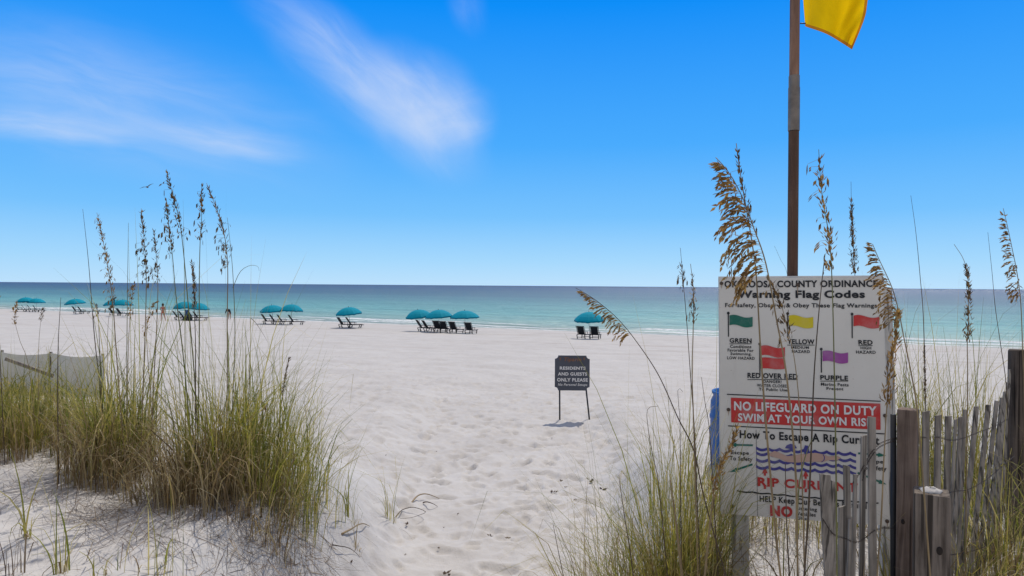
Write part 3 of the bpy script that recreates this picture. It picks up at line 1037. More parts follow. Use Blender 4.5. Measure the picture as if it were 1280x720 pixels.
oat([(210, 248), (213, 285), (217, 320), (221, 370), (229, 440), (240, 560)], 4.1, (248, 322), 'sparse', 'stem_green', 'seed_dark', .0032, 'sea oat with spread spikelets just left of the tallest stalk', 1.2)
oat([(215.5, 214), (222, 245), (229, 275), (233, 310), (238, 385), (244, 470), (250, 590)], 4.05, (214, 297), 'sparse', 'stem_green', 'seed_dark', .0034, 'tallest sea oat on the left dune, thick dark seed head leaning left', 1.2)
oat([(252, 232), (252, 270), (250, 305), (249, 360), (249, 430), (247, 590)], 4.05, (232, 305), 'sparse', 'stem_green', 'seed_dark', .0034, 'straight upright sea oat right of the tallest stalk, one hanging cluster', 1.1)
oat([(265, 231), (276, 262), (285, 295), (288, 335), (286, 400), (285, 470), (283, 590)], 4.1, (231, 337), 'sparse', 'stem_tan', 'seed_dark', .0034, 'sea oat with a long head sweeping left over the seated parasol group', 1.15)
oat([(285, 272), (289, 310), (292, 350), (294, 420), (291, 500), (288, 580)], 4.2, None, None, 'stem_green', None, .0028, 'bare green stalk behind the sweeping seed head, thin leaf curling right', leaf=[(291, 360), (300, 340), (312, 332), (322, 333), (324, 339)])
oat([(246.5, 324), (248, 350), (247, 385), (247, 440), (244, 590)], 4.0, (324, 386), 'dense', 'stem_dark', 'seed_dark', .003, 'short brown seed head low beside the straight upright stalk', 0.8)
oat([(206, 376), (198, 381), (193, 395), (188, 415), (190, 500), (195, 590)], 4.2, (377, 413), 'sparse', 'stem_tan', 'seed_gold', .0022, 'small brown seed head nodding beside the standing woman', 0.8)
oat([(170, 352), (166, 372), (163, 400), (160, 470), (160, 580)], 4.3, (352, 396), 'sparse', 'stem_tan', 'seed_gold', .0022, 'small drooping tan seed head right of the crooked one', 0.8)
oat([(139, 368), (134, 385), (131, 410), (133, 480), (140, 580)], 4.4, (368, 390), 'sparse', 'stem_tan', 'seed_dark', .002, 'short stalk with a few dead leaves left of the crooked seed head', 0.7)
oat([(2, 350), (3, 372), (3, 420), (4, 520), (6, 600)], 4.4, (352, 376), 'sparse', 'stem_dark', 'seed_gold', .0025, 'sea oat stalk at the extreme left edge with a small pale head', 1.0)
oat([(27, 376), (23, 398), (28, 425), (38, 460), (46, 560)], 4.7, (378, 408), 'sparse', 'stem_tan', 'seed_gold', .0018, 'low tan seed head before the leftmost pair of parasols', 0.8)
oat([(51, 384), (49, 400), (47, 440), (48, 540)], 4.7, (385, 404), 'sparse', 'stem_tan', 'seed_dark', .0018, 'low dark seed head right of the low tan one', 0.7)
oat([(66, 372), (67, 430), (70, 500), (73, 592)], 4.0, None, None, 'stem_dark', None, .003, 'dead bare stalk rising straight through the silt fence view')
oat([(116, 378), (121, 392), (123, 420), (127, 500), (132, 580)], 4.4, (379, 394), 'sparse', 'stem_dark', 'seed_dark', .0028, 'broken stalk with withered leaf tufts right of the second parasol', 0.8)
oat([(314, 397), (314, 430), (312, 480), (309, 560)], 4.3, None, None, 'stem_dark', None, .0028, 'snapped dead stalk with forked broken top left of the four chair group', leaf=[(314, 398), (320, 404), (328, 416), (335, 428)])
oat([(357, 447), (353, 475), (350, 505), (347, 550), (342, 610)], 4.5, (447, 492), 'dense', 'stem_dark', 'seed_dark', .003, 'short dead stalk with a thin dark head on the path edge', 0.5, leaf=[(351, 492), (356, 486), (361, 492), (364, 505)])
oat([(384, 499), (386, 530), (385, 560), (383, 590), (380, 645)], 4.8, None, None, 'stem_dark', None, .003, 'dead stalk with a broken side twig closest to the path', leaf=[(385, 512), (390, 525), (396, 532), (399, 540)])
oat([(312, 505), (318, 503), (326, 508), (322, 545), (316, 600)], 4.2, (504, 514), 'dense', 'stem_tan', 'seed_gold', .0025, 'withered brown seed head lying low on the bright green tussock', 1.0)

# right dune
oat([(891, 199), (903, 212), (914, 228), (928, 256), (938, 284), (948, 310), (956, 338), (968, 400), (981, 470), (993, 590), (996, 700)], 2.35, (199, 346), 'plume', 'stem_tan', 'seed_gold', .0036, 'largest golden plume, drooping left above the top corner of the hazard board', 1.35)
oat([(914, 183), (920, 222), (930, 275), (937, 315), (941, 345), (947, 430), (953, 505), (960, 580), (968, 660), (975, 720)], 2.55, (183, 292), 'sparse', 'stem_tan', 'seed_dark', .0038, 'thick tan stalk with a dark spike just behind the largest golden plume', 0.8)
oat([(1014, 191), (1017, 227), (1022, 262), (1029, 295), (1033, 338), (1036, 395), (1040, 500), (1043, 600), (1045, 700)], 2.5, (191, 348), 'sparse', 'stem_green', 'seed_gold', .0028, 'narrow knotty seed head right of the flagpole on a green stem', 1.2)
oat([(1061, 228), (1062, 262), (1064, 300), (1067, 342), (1069, 420), (1071, 560)], 4.7, (250, 345), 'dense', 'stem_dark', 'seed_dark', .003, 'dark upright seed head standing behind the top edge of the hazard board', 1.3)
oat([(1099, 304), (1106, 322), (1115, 342), (1123, 362), (1130, 390), (1136, 425), (1144, 469), (1150, 512), (1156, 600)], 2.75, (304, 404), 'plume', 'stem_tan', 'seed_gold', .0034, 'golden brown plume curling over the right top corner of the hazard board', 0.85)
oat([(1113, 388), (1111, 420), (1106, 460), (1103, 505), (1101, 570), (1099, 650), (1095, 720)], 2.6, (388, 506), 'dense', 'stem_tan', 'seed_gold', .003, 'long furry tan seed head hugging the right edge of the hazard board', 1.2)
oat([(1140, 244), (1146, 290), (1151, 345), (1155, 400), (1157, 500), (1158, 580)], 4.4, (430, 505), 'dense', 'stem_dark', 'seed_dark', .0028, 'bare tapering stalk right of the hazard board with a sheathed lower stem', 0.35)
oat([(1196, 305), (1208, 325), (1213, 352), (1213, 395), (1211, 430), (1211, 470), (1209, 580)], 3.6, (330, 424), 'dense', 'stem_tan', 'seed_dark', .003, 'slender brown seed head with a curved tip above the fence pickets', 1.0)
oat([(1250, 261), (1256, 285), (1262, 312), (1268, 340), (1273, 375), (1276, 430), (1279, 500), (1280, 600)], 3.1, (261, 372), 'plume_dark', 'stem_tan', 'seed_gold', .0028, 'nodding plume nearest the right edge, above the round dark post', 0.6)
oat([(1236, 290), (1241, 340), (1245, 385), (1252, 435), (1258, 480), (1262, 560)], 3.7, None, None, 'stem_dark', None, .0022, 'thin bare stalk between the curved brown head and the nodding plume')
oat([(1126, 470), (1124, 440), (1122, 425), (1119, 412), (1124, 440), (1126, 500)], 4.6, None, None, 'stem_dark', None, .0018, 'tiny dead stalk in the gap right of the hazard board')
oat([(963, 308), (971, 325), (980, 345), (990, 420), (1000, 520), (1010, 640)], 4.6, None, None, 'stem_green', None, .0018, 'thin blade tip showing behind the top of the hazard board')
oat([(1024, 318), (1021, 350), (1017, 401), (1013, 472), (1011, 560), (1008, 650), (1004, 720)], 2.5, None, None, 'stem_dark', None, .0036, 'dark brown bare stalk crossing the middle of the hazard board')
oat([(961, 344), (972, 362), (981, 385), (988, 415), (995, 445), (1001, 505), (1004, 600), (1006, 710)], 2.6, (350, 432), 'sparse', 'stem_tan', 'seed_dark', .0026, 'small dark seed head nodding over the yellow flag symbol', 1.15)
oat([(980, 578), (981, 620), (983, 670), (986, 720)], 2.4, None, None, 'stem_dark', None, .0036, 'short broken dark stalk in front of the rip current drawing')
oat([(1011, 545), (1002, 570), (996, 600), (994, 640), (995, 720)], 2.4, None, None, 'stem_green', None, .0042, 'broad fresh green blade crossing the rip current drawing')
oat([(720, 360), (734, 368), (750, 379), (771, 397), (793, 423), (823, 468), (848, 523), (868, 565), (885, 640)], 3.2, (360, 424), 'plume', 'stem_dark', 'seed_gold', .003, 'arching sea oat drooping far left towards the lone parasol', 0.62)
oat([(850, 310), (853, 345), (858, 401), (863, 471), (868, 540), (872, 640)], 3.4, (322, 366), 'sparse', 'stem_dark', 'seed_dark', .0026, 'slim dark stalk left of the hazard board, the taller of two together', 0.6)
oat([(861, 330), (865, 365), (865, 408), (864, 470), (866, 525), (870, 650)], 3.3, (340, 410), 'sparse', 'stem_tan', 'seed_dark', .0034, 'dense dark seed head left of the hazard board, the shorter of two together', 0.8)
oat([(880, 473), (884, 505), (889, 540), (893, 620)], 3.5, None, None, 'stem_dark', None, .003, 'dead leaning stalk in front of the blue barrel')
oat([(825, 509), (811, 513), (812, 540), (817, 570), (824, 605), (832, 690)], 3.4, None, None, 'stem_dark', None, .0028, 'dead stalk bent over sharply at its top, left of the tussock')
oat([(851, 488), (845, 484), (846, 505), (848, 530), (850, 640)], 3.4, None, None, 'stem_dark', None, .0028, 'dead stalk ending in a small loop above the loose tussock')
oat([(774, 595), (780, 640), (788, 690), (794, 740)], 3.3, None, None, 'stem_dark', None, .0034, 'snapped brown stalk at the left side of the right dune grass')
oat([(838, 600), (846, 660), (855, 740)], 2.9, None, None, 'stem_tan', None, .0075, 'thick broken brown stalk standing in the loose tussock')
oat([(692, 659), (698, 690), (708, 740)], 3.4, None, None, 'stem_dark', None, .0032, 'lone dark broken stalk out on the sand beside the path')
oat([(927, 530), (918, 558), (905, 582), (896, 610), (889, 660), (882, 725)], 2.7, (530, 622), 'dense', 'stem_tan', 'seed_gold', .005, 'rough brown seed head leaning across the lower left corner of the hazard board', 1.1)

for (pts, Yd, head, style, smat, seed, r, label, size, leaf, Yb) in L_:
    W3 = [P(px, py, Yd) for px, py in pts]
    foot = W3[-1]
    g = gz(foot.x, foot.y)
    dv = (W3[-1] - W3[-2])
    if foot.z > g:                          # carry the stem on down to the sand
        dv = dv.normalized()
        if dv.z > -0.6: dv = Vector((dv.x * 0.5, 0, -1)).normalized()
        foot2 = foot + dv * ((foot.z - g) / -dv.z)
        foot2.z = gz(foot2.x, foot2.y) - 0.02
        W3.append(foot2)
    else:
        W3[-1] = Vector((foot.x, foot.y, g - 0.02)) if W3[-2].z > g else W3[-1]
    base = W3[-1]
    # small depth sway so that stalks are not all in one sheet
    k = random.uniform(-0.08, 0.08)
    htot = max(0.1, W3[0].z - base.z)
    W3 = [Vector((p.x, p.y + k * ((p.z - base.z) / htot) ** 2, p.z)) for p in W3]
    fine = bez(W3, 240)
    cum = np.concatenate([[0], np.cumsum([(fine[i + 1] - fine[i]).length for i in range(239)])])
    path = [fine[int(np.searchsorted(cum, cum[-1] * i / 79 - 1e-9).clip(0, 239))] for i in range(80)]
    t = thing('sea_oat', label, 'sea oat', base, 0, 'sea oat stalks growing on the dunes')
    mb = MB()
    n = len(path)
    mb.tube(path, [r * (0.35 + 0.65 * min(1, i / n * 2.2)) for i in range(n)], 6)
    mb.build('stem', M[smat], t, True, base)
    if head:
        rows = []
        for p in path:
            q = CAM_R.transposed() @ (p - CAM_O)
            rows.append(360 - 853.333 * q.y / -q.z)
        h0 = next((i for i, y_ in enumerate(rows) if y_ >= head[0]), 0)
        h1 = max(next((i for i, y_ in enumerate(rows) if y_ >= head[1]), n - 1), h0 + 3)
        hb = MB()
        head_mesh(hb, path[h0:h1], style, size)
        hb.build('seed_head', M[seed], t, False, base)
    if leaf:
        lp = bez([P(px, py, Yd) for px, py in leaf], 12)
        lb = MB()
        lb.tube(lp, [0.0022 * (1 - 0.8 * i / 11) for i in range(12)], 4)
        lb.build('leaf', M[smat], t, True, base)

# ------------------------------------------------------------------ hazard board
TL, TR = P(899, 347.8, 4.12), P(1103.3, 346.5, 3.90)
BLq = P(908, 643.7, 3.99)
U_ = (TR - TL); BW = U_.length; U_.normalize()
V_ = (BLq - TL); V_ = (V_ - U_ * V_.dot(U_)); BH = (P(1111, 655, 3.80) - TR).length; V_.normalize()
BH = 0.5 * (BH + (BLq - TL).length)
N_ = U_.cross(V_).normalized()
if N_.y > 0: N_ = -N_


def uv(px, py):
    d = ray(px, py)
    k = (TL - CAM_O).dot(N_) / d.dot(N_)
    q = CAM_O + d * k - TL
    return q.dot(U_), q.dot(V_)


def on_board(u, v, lift=0.0):
    return TL + U_ * u + V_ * v + N_ * lift


def text_tris(body, bold=0.022, italic=0.0):
    c = bpy.data.curves.new('lettering', 'FONT')
    c.body = body
    c.size = 1.0
    c.offset = bold * 1.05 + 0.002
    c.space_character = 1.10
    c.shear = italic
    c.resolution_u = 4
    o = bpy.data.objects.new('lettering', c)
    COL.objects.link(o)
    dg = bpy.context.evaluated_depsgraph_get()
    me = bpy.data.meshes.new_from_object(o.evaluated_get(dg))
    vs = [v.co.copy() for v in me.vertices]
    fs = [tuple(p.vertices) for p in me.polygons]
    bpy.data.objects.remove(o)
    bpy.data.curves.remove(c)
    bpy.data.meshes.remove(me)
    return vs, fs


def letter(mb, body, box, uvf, place, bold=0.022, italic=0.0, lift=0.0035):
    x0, x1, y0, y1 = box
    xm, ym = (x0 + x1) / 2, (y0 + y1) / 2
    a, b = uvf(x0, ym)[0], uvf(x1, ym)[0]
    c, d = uvf(xm, y0)[1], uvf(xm, y1)[1]
    vs, fs = text_tris(body, bold, italic)
    lx, hx = min(p.x for p in vs), max(p.x for p in vs)
    ly, hy = min(p.y for p in vs), max(p.y for p in vs)
    mb.add([place(a + (p.x - lx) / (hx - lx) * (b - a), d + (p.y - ly) / (hy - ly) * (c - d), lift) for p in vs], fs)


def poly(mb, pts, lift, uvf=uv, place=on_board):
    """flat printed shape from photo-measured outline"""
    q = [place(*uvf(px, py), lift) for px, py in pts]
    mb.add(q, [tuple(range(len(q)))])


def strip(mb, top, bot, lift, uvf=uv, place=on_board):
    n = len(top)
    q = [place(*uvf(px, py), lift) for px, py in top] + [place(*uvf(px, py), lift) for px, py in bot]
    mb.add(q, [(i, i + 1, n + i + 1, n + i) for i in range(n - 1)])


bc = on_board(BW / 2, BH, -0.05)
hz = thing('hazard_board', 'tall white painted board of warning flag codes and rip current rules on posts', 'sign', (bc.x, bc.y, gz(bc.x, bc.y)))
HO = hz.location.copy()


def slab(mb, u0, u1, v0, v1, l0, l1):
    vs = [on_board(u, v, l) for l in (l0, l1) for v in (v0, v1) for u in (u0, u1)]
    mb.add(vs, [(0, 1, 3, 2), (4, 6, 7, 5), (0, 4, 5, 1), (2, 3, 7, 6), (0, 2, 6, 4), (1, 5, 7, 3)])


mb = MB(); slab(mb, 0, BW, 0, BH, -0.012, 0.0); mb.build('sign_face', M['board'], hz, off=HO)
mb = MB(); slab(mb, -0.004, BW + 0.006, -0.012, BH - 0.01, -0.034, -0.0135); mb.build('backing_panel', M['board_edge'], hz, off=HO)


def post_box(px0, px1, ytop, Y, depth, yaw=0.0, zb=None):
    a = P(px0, ytop, Y); b = P(px1, ytop, Y)
    c = (a + b) / 2
    w = abs(b.x - a.x)
    zb = gz(c.x, c.y) - 0.3 if zb is None else zb
    Mz = Matrix.Rotation(yaw, 3, 'Z')
    m = MB()
    m.box((c.x, c.y + depth / 2, (c.z + zb) / 2), (w, depth, c.z - zb), Mz)
    return m


def bevel(o, w):
    md = o.modifiers.new('edge_wear', 'BEVEL')
    md.width = w
    md.segments = 2
    return o


def leaning_post(pa, pb, v0):
    ua, ub = uv(pa, 648)[0], uv(pb, 648)[0]
    m = MB(); slab(m, ua, ub, v0, BH + 0.75, -0.036, -0.125)
    return bevel(m.build('support_post', M['post_white'], hz, off=HO), 0.005)


leaning_post(915.5, 937, 0.06)
leaning_post(1104, 1126, 0.055)

# heading
mb = MB()
for body, box, bo in (("OKALOOSA COUNTY ORDINANCE", (905.5, 1097, 350.6, 359.2), .03), ("Warning Flag Codes", (921.3, 1081, 363, 375.4), .035),
                      ("For safety, Observe & Obey These Flag Warnings.", (906.4, 1098.4, 379, 386), .02)):
    letter(mb, body, box, uv, on_board, bo)
mb.build('heading_lettering', M['ink_black'], hz, off=HO)
# flag code lettering
FL = [("GREEN", (911.9, 939.5, 422.8, 428.7), .03, 1), ("Conditions", (912.6, 939, 431.3, 435.2), .02, 0), ("Favorable For", (909.5, 941.9, 436, 439.8), .02, 0),
      ("Swimming.", (913, 939.5, 440.6, 445), .02, 0), ("LOW HAZARD", (909, 943.3, 445.8, 449.4), .02, 0),
      ("YELLOW", (983.9, 1018, 424, 430.3), .03, 1), ("MEDIUM", (989, 1011, 432.6, 436), .02, 0), ("HAZARD", (989.8, 1012.2, 437.6, 441.2), .02, 0),
      ("RED", (1072.9, 1090.6, 425.1, 431), .03, 1), ("HIGH", (1075.5, 1088.9, 433.3, 436.8), .02, 0), ("HAZARD", (1070, 1094.4, 438.3, 442.1), .02, 0),
      ("RED OVER RED", (934.3, 996.9, 466.6, 473.3), .03, 1), ("DANGER!", (953.9, 976.8, 475.3, 478.8), .02, 0), ("WATER CLOSED", (946, 984.5, 480.2, 484), .02, 0),
      ("To Public Use", (948.5, 984, 485.2, 488.8), .02, 0),
      ("PURPLE", (1025.2, 1060, 469.3, 475.3), .03, 1), ("Marine Pests", (1026, 1060.6, 478.7, 482.6), .02, 0), ("Present", (1033, 1054, 484, 487.7), .02, 0)]
for body, box, bo, ul in FL:
    if ul: mb = MB()
    letter(mb, body, box, uv, on_board, bo)
    if ul:
        x0, x1, y0, y1 = box
        poly(mb, [(x0, y1 + .7), (x1, y1 + .7), (x1, y1 + 1.5), (x0, y1 + 1.5)], .0035)
    nxt = FL.index((body, box, bo, ul)) + 1
    if nxt == len(FL) or FL[nxt][3]:
        mb.build('flag_code_lettering', M['ink_black'], hz, off=HO)
# ruled lines and the wavy divider
mb = MB()
poly(mb, [(908.6, 492.2), (1101, 501), (1101, 502.2), (908.6, 493.5)], .003)
poly(mb, [(910, 531.6), (1105.6, 541.6), (1105.6, 543), (910, 532.9)], .003)
xs = np.linspace(921, 1098, 90)
yl = 612.3 + (xs - 921) / 177 * 15.5 + 1.1 * np.abs(np.sin((xs - 921) / 177 * math.pi * 9))
strip(mb, list(zip(xs, yl)), list(zip(xs, yl + 1.7)), .003)
poly(mb, [(944.8, 537), (945.3, 537), (947.3, 646), (946.8, 646)], .0025)
mb.build('ruled_lines', M['ink_black'], hz, off=HO)


def flagsym(px, ytop, ybot, fx0, fx1, fy0, fy1, mat):
    st = MB()
    poly(st, [(px - .7, ytop), (px + .7, ytop), (px + 1.0, ybot), (px - .4, ybot)], .003)
    poly(st, [(px + 1.8 * math.cos(a), ytop + 1.8 * math.sin(a)) for a in np.linspace(0, 2 * math.pi, 13)[:-1]], .0036)
    fsym = MB()
    t = np.linspace(0, 1, 16)
    xs = fx0 + (fx1 - fx0) * t
    wv = 1.5 * np.sin(t * 2 * math.pi * 0.95 + 3.5)
    strip(fsym, list(zip(xs, fy0 + wv + 0.8 + 1.2 * t)), list(zip(xs, fy1 + wv - 1.4 + 1.2 * t)), .004)
    f = fsym.build('flag_symbol', M[mat], hz, off=HO)
    st.build('symbol_staff', M['ink_black'], f)
    # the staff is drawn in world coordinates like the flag
    so = bpy.data.objects[-1] if False else [c for c in bpy.data.objects if c.parent == f][0]
    so.data.transform(Matrix.Translation(-HO))
    return f


flagsym(910.3, 391.4, 420.9, 911.9, 940.7, 394, 408.4, 'ink_green')
flagsym(984.5, 392, 422, 986.2, 1016.4, 394.2, 409.6, 'ink_yellow')
flagsym(1064.9, 392.6, 422.8, 1066.8, 1099, 394.2, 409.8, 'ink_red')
flagsym(1026.4, 436.4, 465.7, 1028.2, 1059.9, 438.6, 453.6, 'ink_purple')
f2 = flagsym(949.6, 430, 470, 951, 981, 432, 446.2, 'ink_red')
mb = MB()
t = np.linspace(0, 1, 16); xs = 951 + 30 * t; wv = 1.3 * np.sin(t * 6 + 3.5)
strip(mb, list(zip(xs, 446.4 + wv * .5 + 1)), list(zip(xs, 460 + wv * .5 + 1)), .004)
mb.build('flag_symbol', M['ink_red'], hz, off=HO)
# lifeguard panel
mb = MB(); poly(mb, [(913.6, 497), (1100.2, 504.5), (1100.6, 537.2), (914, 527.8)], .003); mb.build('red_panel', M['ink_red'], hz, off=HO)
mb = MB()
letter(mb, "NO LIFEGUARD ON DUTY", (917.5, 1095.5, 504.6, 516.2), uv, on_board, .03, lift=.005)
letter(mb, "SWIM AT YOUR OWN RISK", (922.5, 1092.5, 519.6, 529.8), uv, on_board, .03, lift=.005)
mb.build('lifeguard_lettering', M['ink_white'], hz, off=HO)
# rip current diagram
mb = MB()
letter(mb, "How To Escape A Rip Current", (924.5, 1099, 541.4, 555), uv, on_board, .028)
mb.build('heading_lettering', M['ink_black'], hz, off=HO); mb = MB()
letter(mb, "Escape", (914, 936, 563.5, 569.4), uv, on_board, .02)
letter(mb, "To Safety", (912, 940.5, 570.6, 577.4), uv, on_board, .02)
mb.build('escape_lettering', M['ink_black'], hz, off=HO); mb = MB()
letter(mb, "Escape", (1078, 1104, 574, 580.4), uv, on_board, .02)
letter(mb, "To Safety", (1075, 1108, 582, 589.4), uv, on_board, .02)
mb.build('escape_lettering', M['ink_black'], hz, off=HO); mb = MB()
letter(mb, "HELP Keep Our Beaches Natural", (949.5, 1083, 623.8, 633.8), uv, on_board, .022)
letter(mb, "Littering", (995.5, 1021, 633.8, 639.4), uv, on_board, .02)
letter(mb, "Vehicles", (995.8, 1019.5, 640.2, 645), uv, on_board, .02)
letter(mb, "Glass", (996, 1011, 646, 650), uv, on_board, .02)
mb.build('beach_care_lettering', M['ink_black'], hz, off=HO)
mb = MB()
letter(mb, "RIP CURRENT", (947, 1072, 600, 611.5), uv, on_board, .035)
mb.build('rip_current_lettering', M['ink_letter_red'], hz, off=HO)
for ax, ay in ((956, 583.5), (1007, 587.5)):
    mb = MB()
    poly(mb, [(ax, ay), (ax + 3.6, ay + 8), (ax + 1.4, ay + 8), (ax + 1.4, ay + 11), (ax - 1.4, ay + 11), (ax - 1.4, ay + 8), (ax - 3.6, ay + 8)], .003)
    poly(mb, [(ax - 1.5, ay + 23), (ax + 1.5, ay + 23), (ax + 1.5, ay + 27.5), (ax - 1.5, ay + 27.5)], .0045)
    mb.build('current_arrow', M['ink_letter_red'], hz, off=HO)
mb = MB(); letter(mb, "NO", (962.5, 990.5, 632, 645.8), uv, on_board, .05); mb.build('red_lettering', M['ink_letter_red'], hz, off=HO)
for ya, yb_ in ((560, 567), (566, 575), (574.2, 583), (583, 590.5)):
    mb = MB()
    xs = np.linspace(945, 1070, 120)
    tt = (xs - 945) / 125
    sc_ = np.abs(np.sin(tt * math.pi * 8.5))
    yb = ya + (yb_ - ya) * tt
    strip(mb, list(zip(xs, yb - 2.2 + 2.6 * sc_)), list(zip(xs, yb + 1.6 + 2.2 * sc_)), .003)
    mb.build('wave_mark', M['ink_navy'], hz, off=HO)
# swimmer: plain figure lying across the waves, with a cap
mb = MB()
body = [(962, 566.5), (968, 563.5), (974, 565.5), (984, 570), (996, 568.5), (1008, 566.5), (1020, 566), (1030, 568), (1036, 570.5), (1046, 569.5), (1051, 572), (1046, 575.5), (1036, 575),
        (1028, 577.5), (1018, 577), (1006, 577.2), (994, 578), (984, 577.5), (974, 573), (966, 571), (961, 569.5)]
poly(mb, body, .0042)
mb.build('swimmer_figure', M['ink_skin'], hz, off=HO)
mb = MB()
poly(mb, [(981, 560), (983, 556.5), (988, 554.6), (993.5, 556), (996, 560), (990, 561.5)], .0052)
poly(mb, [(1004, 562), (1006, 556.5), (1010, 557), (1012, 566), (1006, 568)], .0052)
poly(mb, [(1029, 568), (1031, 571), (1030.4, 575), (1027, 577.8), (1026.4, 577.2), (1029.4, 574.6), (1029.8, 571), (1028.2, 568.6)], .0052)
mb.build('swimmer_cap', M['ink_navy'], hz, off=HO)
mb = MB()
for (x0, y0), (x1, y1) in (((941, 556.5), (910.5, 555.8)), ((940.6, 580.3), (911.8, 590)), ((1072.5, 566.5), (1107.5, 569.3)), ((1072, 591), (1108, 605.5))):
    d = Vector((x1 - x0, y1 - y0)); L = d.length; d.normalize(); n = Vector((-d.y, d.x))
    e = Vector((x1, y1)); s0 = Vector((x0, y0)); k = e - d * 10
    poly(mb, [tuple(s0 + n * 1.2), tuple(k + n * 1.2), tuple(k + n * 2.8), tuple(e), tuple(k - n * 2.8), tuple(k - n * 1.2), tuple(s0 - n * 1.2)], .003)
mb.build('escape_arrows', M['ink_green'], hz, off=HO)
for bx_, by_ in ((901.9, 354.2), (996.9, 356), (1100.2, 354.3), (910.6, 512), (1106.3, 519.5), (915, 632.5), (1109, 651.5)):
    mb = MB()
    c = on_board(*uv(bx_, by_), 0.0)
    rot = N_.to_track_quat('Z', 'Y').to_matrix()
    mb.lathe([(0.0, 0.007), (0.006, 0.0068), (0.010, 0.005), (0.011, 0.0), (0.0, 0.0)], c, 10, rot)
    bo = mb.build('bolt', M['bolt'], hz, True, HO)
    rl = random.uniform(5, 13)
    rb2 = MB(); poly(rb2, [(bx_ - .9, by_ + 1.6), (bx_ + .8, by_ + 1.6), (bx_ + .5, by_ + rl * .6), (bx_ + .1, by_ + rl), (bx_ - .4, by_ + rl * .7)], .0042)
    rb2.build('rust_run', M['rust'], bo, off=HO)

# ------------------------------------------------------------------ flagpole with flag
pp = P(990.6, 345, 4.10)
fp = thing('flagpole', 'rust brown flagpole with a metal sleeve rising behind the hazard board', 'flagpole', (pp.x, pp.y, CAM_H - 0.95))
FO = fp.location.copy()


def mat_pole(name='rusty_brown_pole', g=1.0):
    m, t = new_mat(name)
    co = t.n('ShaderNodeTexCoord').outputs['Object']
    a = t.noise(t.mapping(co, scale=(14, 14, 1.6)), 1.0, 6, 0.7)
    col = t.ramp(a, [(p_, tuple(g * q_ for q_ in c_)) for p_, c_ in ((0.3, (0.055, 0.030, 0.020)), (0.55, (0.12, 0.066, 0.042)), (0.75, (0.20, 0.12, 0.078)))])
    bl = t.smooth(t.noise(t.mapping(co, scale=(9, 9, 4.5)), 1.0, 3, 0.5), 0.66, 0.71)
    col = t.mix(bl, col, (0.02, 0.014, 0.012, 1))
    out_bsdf(t, col, 0.75, 0.25, 0, a, 0.3, 0.01)
    return m


M['pole'] = mat_pole()
M['pole_upper'] = mat_pole('pale_tan_pole', 2.3)  # same pattern in a paler tan, above the sleeve
M['sleeve'] = simple_mat('dull_metal_sleeve', (0.21, 0.17, 0.135), 0.5, 0.4, 0.35, var=0.35, scale=12)
zt = P(995, -330, 4.10).z
z_s0, z_s1, z_s2 = P(992, 164, 4.1).z, P(992, 110, 4.1).z, P(992, 95, 4.1).z
mb = MB(); mb.lathe([(0.0, FO.z), (0.031, FO.z), (0.030, z_s0), (0.0, z_s0)], (pp.x, pp.y, 0), 18); mb.build('lower_pole', M['pole'], fp, False, FO)
mb = MB(); mb.lathe([(0.0, z_s1 + .001), (0.0285, z_s1 + .001), (0.0275, zt), (0.0, zt)], (pp.x, pp.y, 0), 18); mb.build('upper_pole', M['pole_upper'], fp, False, FO)
mb = MB(); mb.lathe([(0.030, z_s0 + .002), (0.0335, z_s0 + .002), (0.0335, z_s1), (0.0315, z_s1 + .004), (0.0315, z_s2), (0.0285, z_s2 + .002)], (pp.x, pp.y, 0), 18); mb.build('metal_sleeve', M['sleeve'], fp, False, FO)

for zz in (FO.z + 0.10, FO.z + 0.70):
    tt_ = (TL.z - zz) / -V_.z
    back = TL + U_ * (BW * 0.47) + V_ * tt_ - N_ * 0.036
    mb = MB(); mb.box(((pp.x + back.x) / 2, (pp.y + back.y) / 2, zz), (0.08, max(0.03, pp.y - back.y), 0.05)); mb.build('bracket', M['dark_metal'], fp, off=FO)

# yellow flag
fy = 4.10
hem_w = 0.055
HT, HB = (1003.5, -118), (1006.5, 33)
FBm, FT = (1065, 62), (1093, -92)


def flag_pt(a, b):
    bot = bez([Vector((*HB, 0)), Vector((1032, 42, 0)), Vector((1052, 53.5, 0)), Vector((*FBm, 0))], 41)
    top = bez([Vector((*HT, 0)), Vector((1035, -122, 0)), Vector((1065, -108, 0)), Vector((*FT, 0))], 41)
    lef = Vector((*HT, 0)).lerp(Vector((*HB, 0)), b) + Vector((-3.0 * math.sin(math.pi * b), 0, 0))
    rig = bez([Vector((*FT, 0)), Vector((1090, -45, 0)), Vector((1084.5, 2, 0)), Vector((1080, 25, 0)), Vector((*FBm, 0))], 41)[int(round(b * 40))]
    i = int(round(a * 40))
    tp, bt = top[i], bot[i]
    tb = tp.lerp(bt, b)
    lr = lef.lerp(rig, a)
    bil = Vector((*HT, 0)).lerp(Vector((*FT, 0)), a).lerp(Vector((*HB, 0)).lerp(Vector((*FBm, 0)), a), b)
    q = tb + lr - bil
    k = min(a / 0.56, 1.0)
    dep = 0.27 * k * k * (3 - 2 * k) * (1 - 0.15 * b) - 0.13 * max(0.0, (a - 0.52) / 0.48) ** 1.2
    dep += 0.020 * math.sin(a * 17 + b * 4) * b + 0.016 * math.sin(a * 29 + b * 19) * (b ** 3) * a
    return P(q.x, q.y, fy + dep)


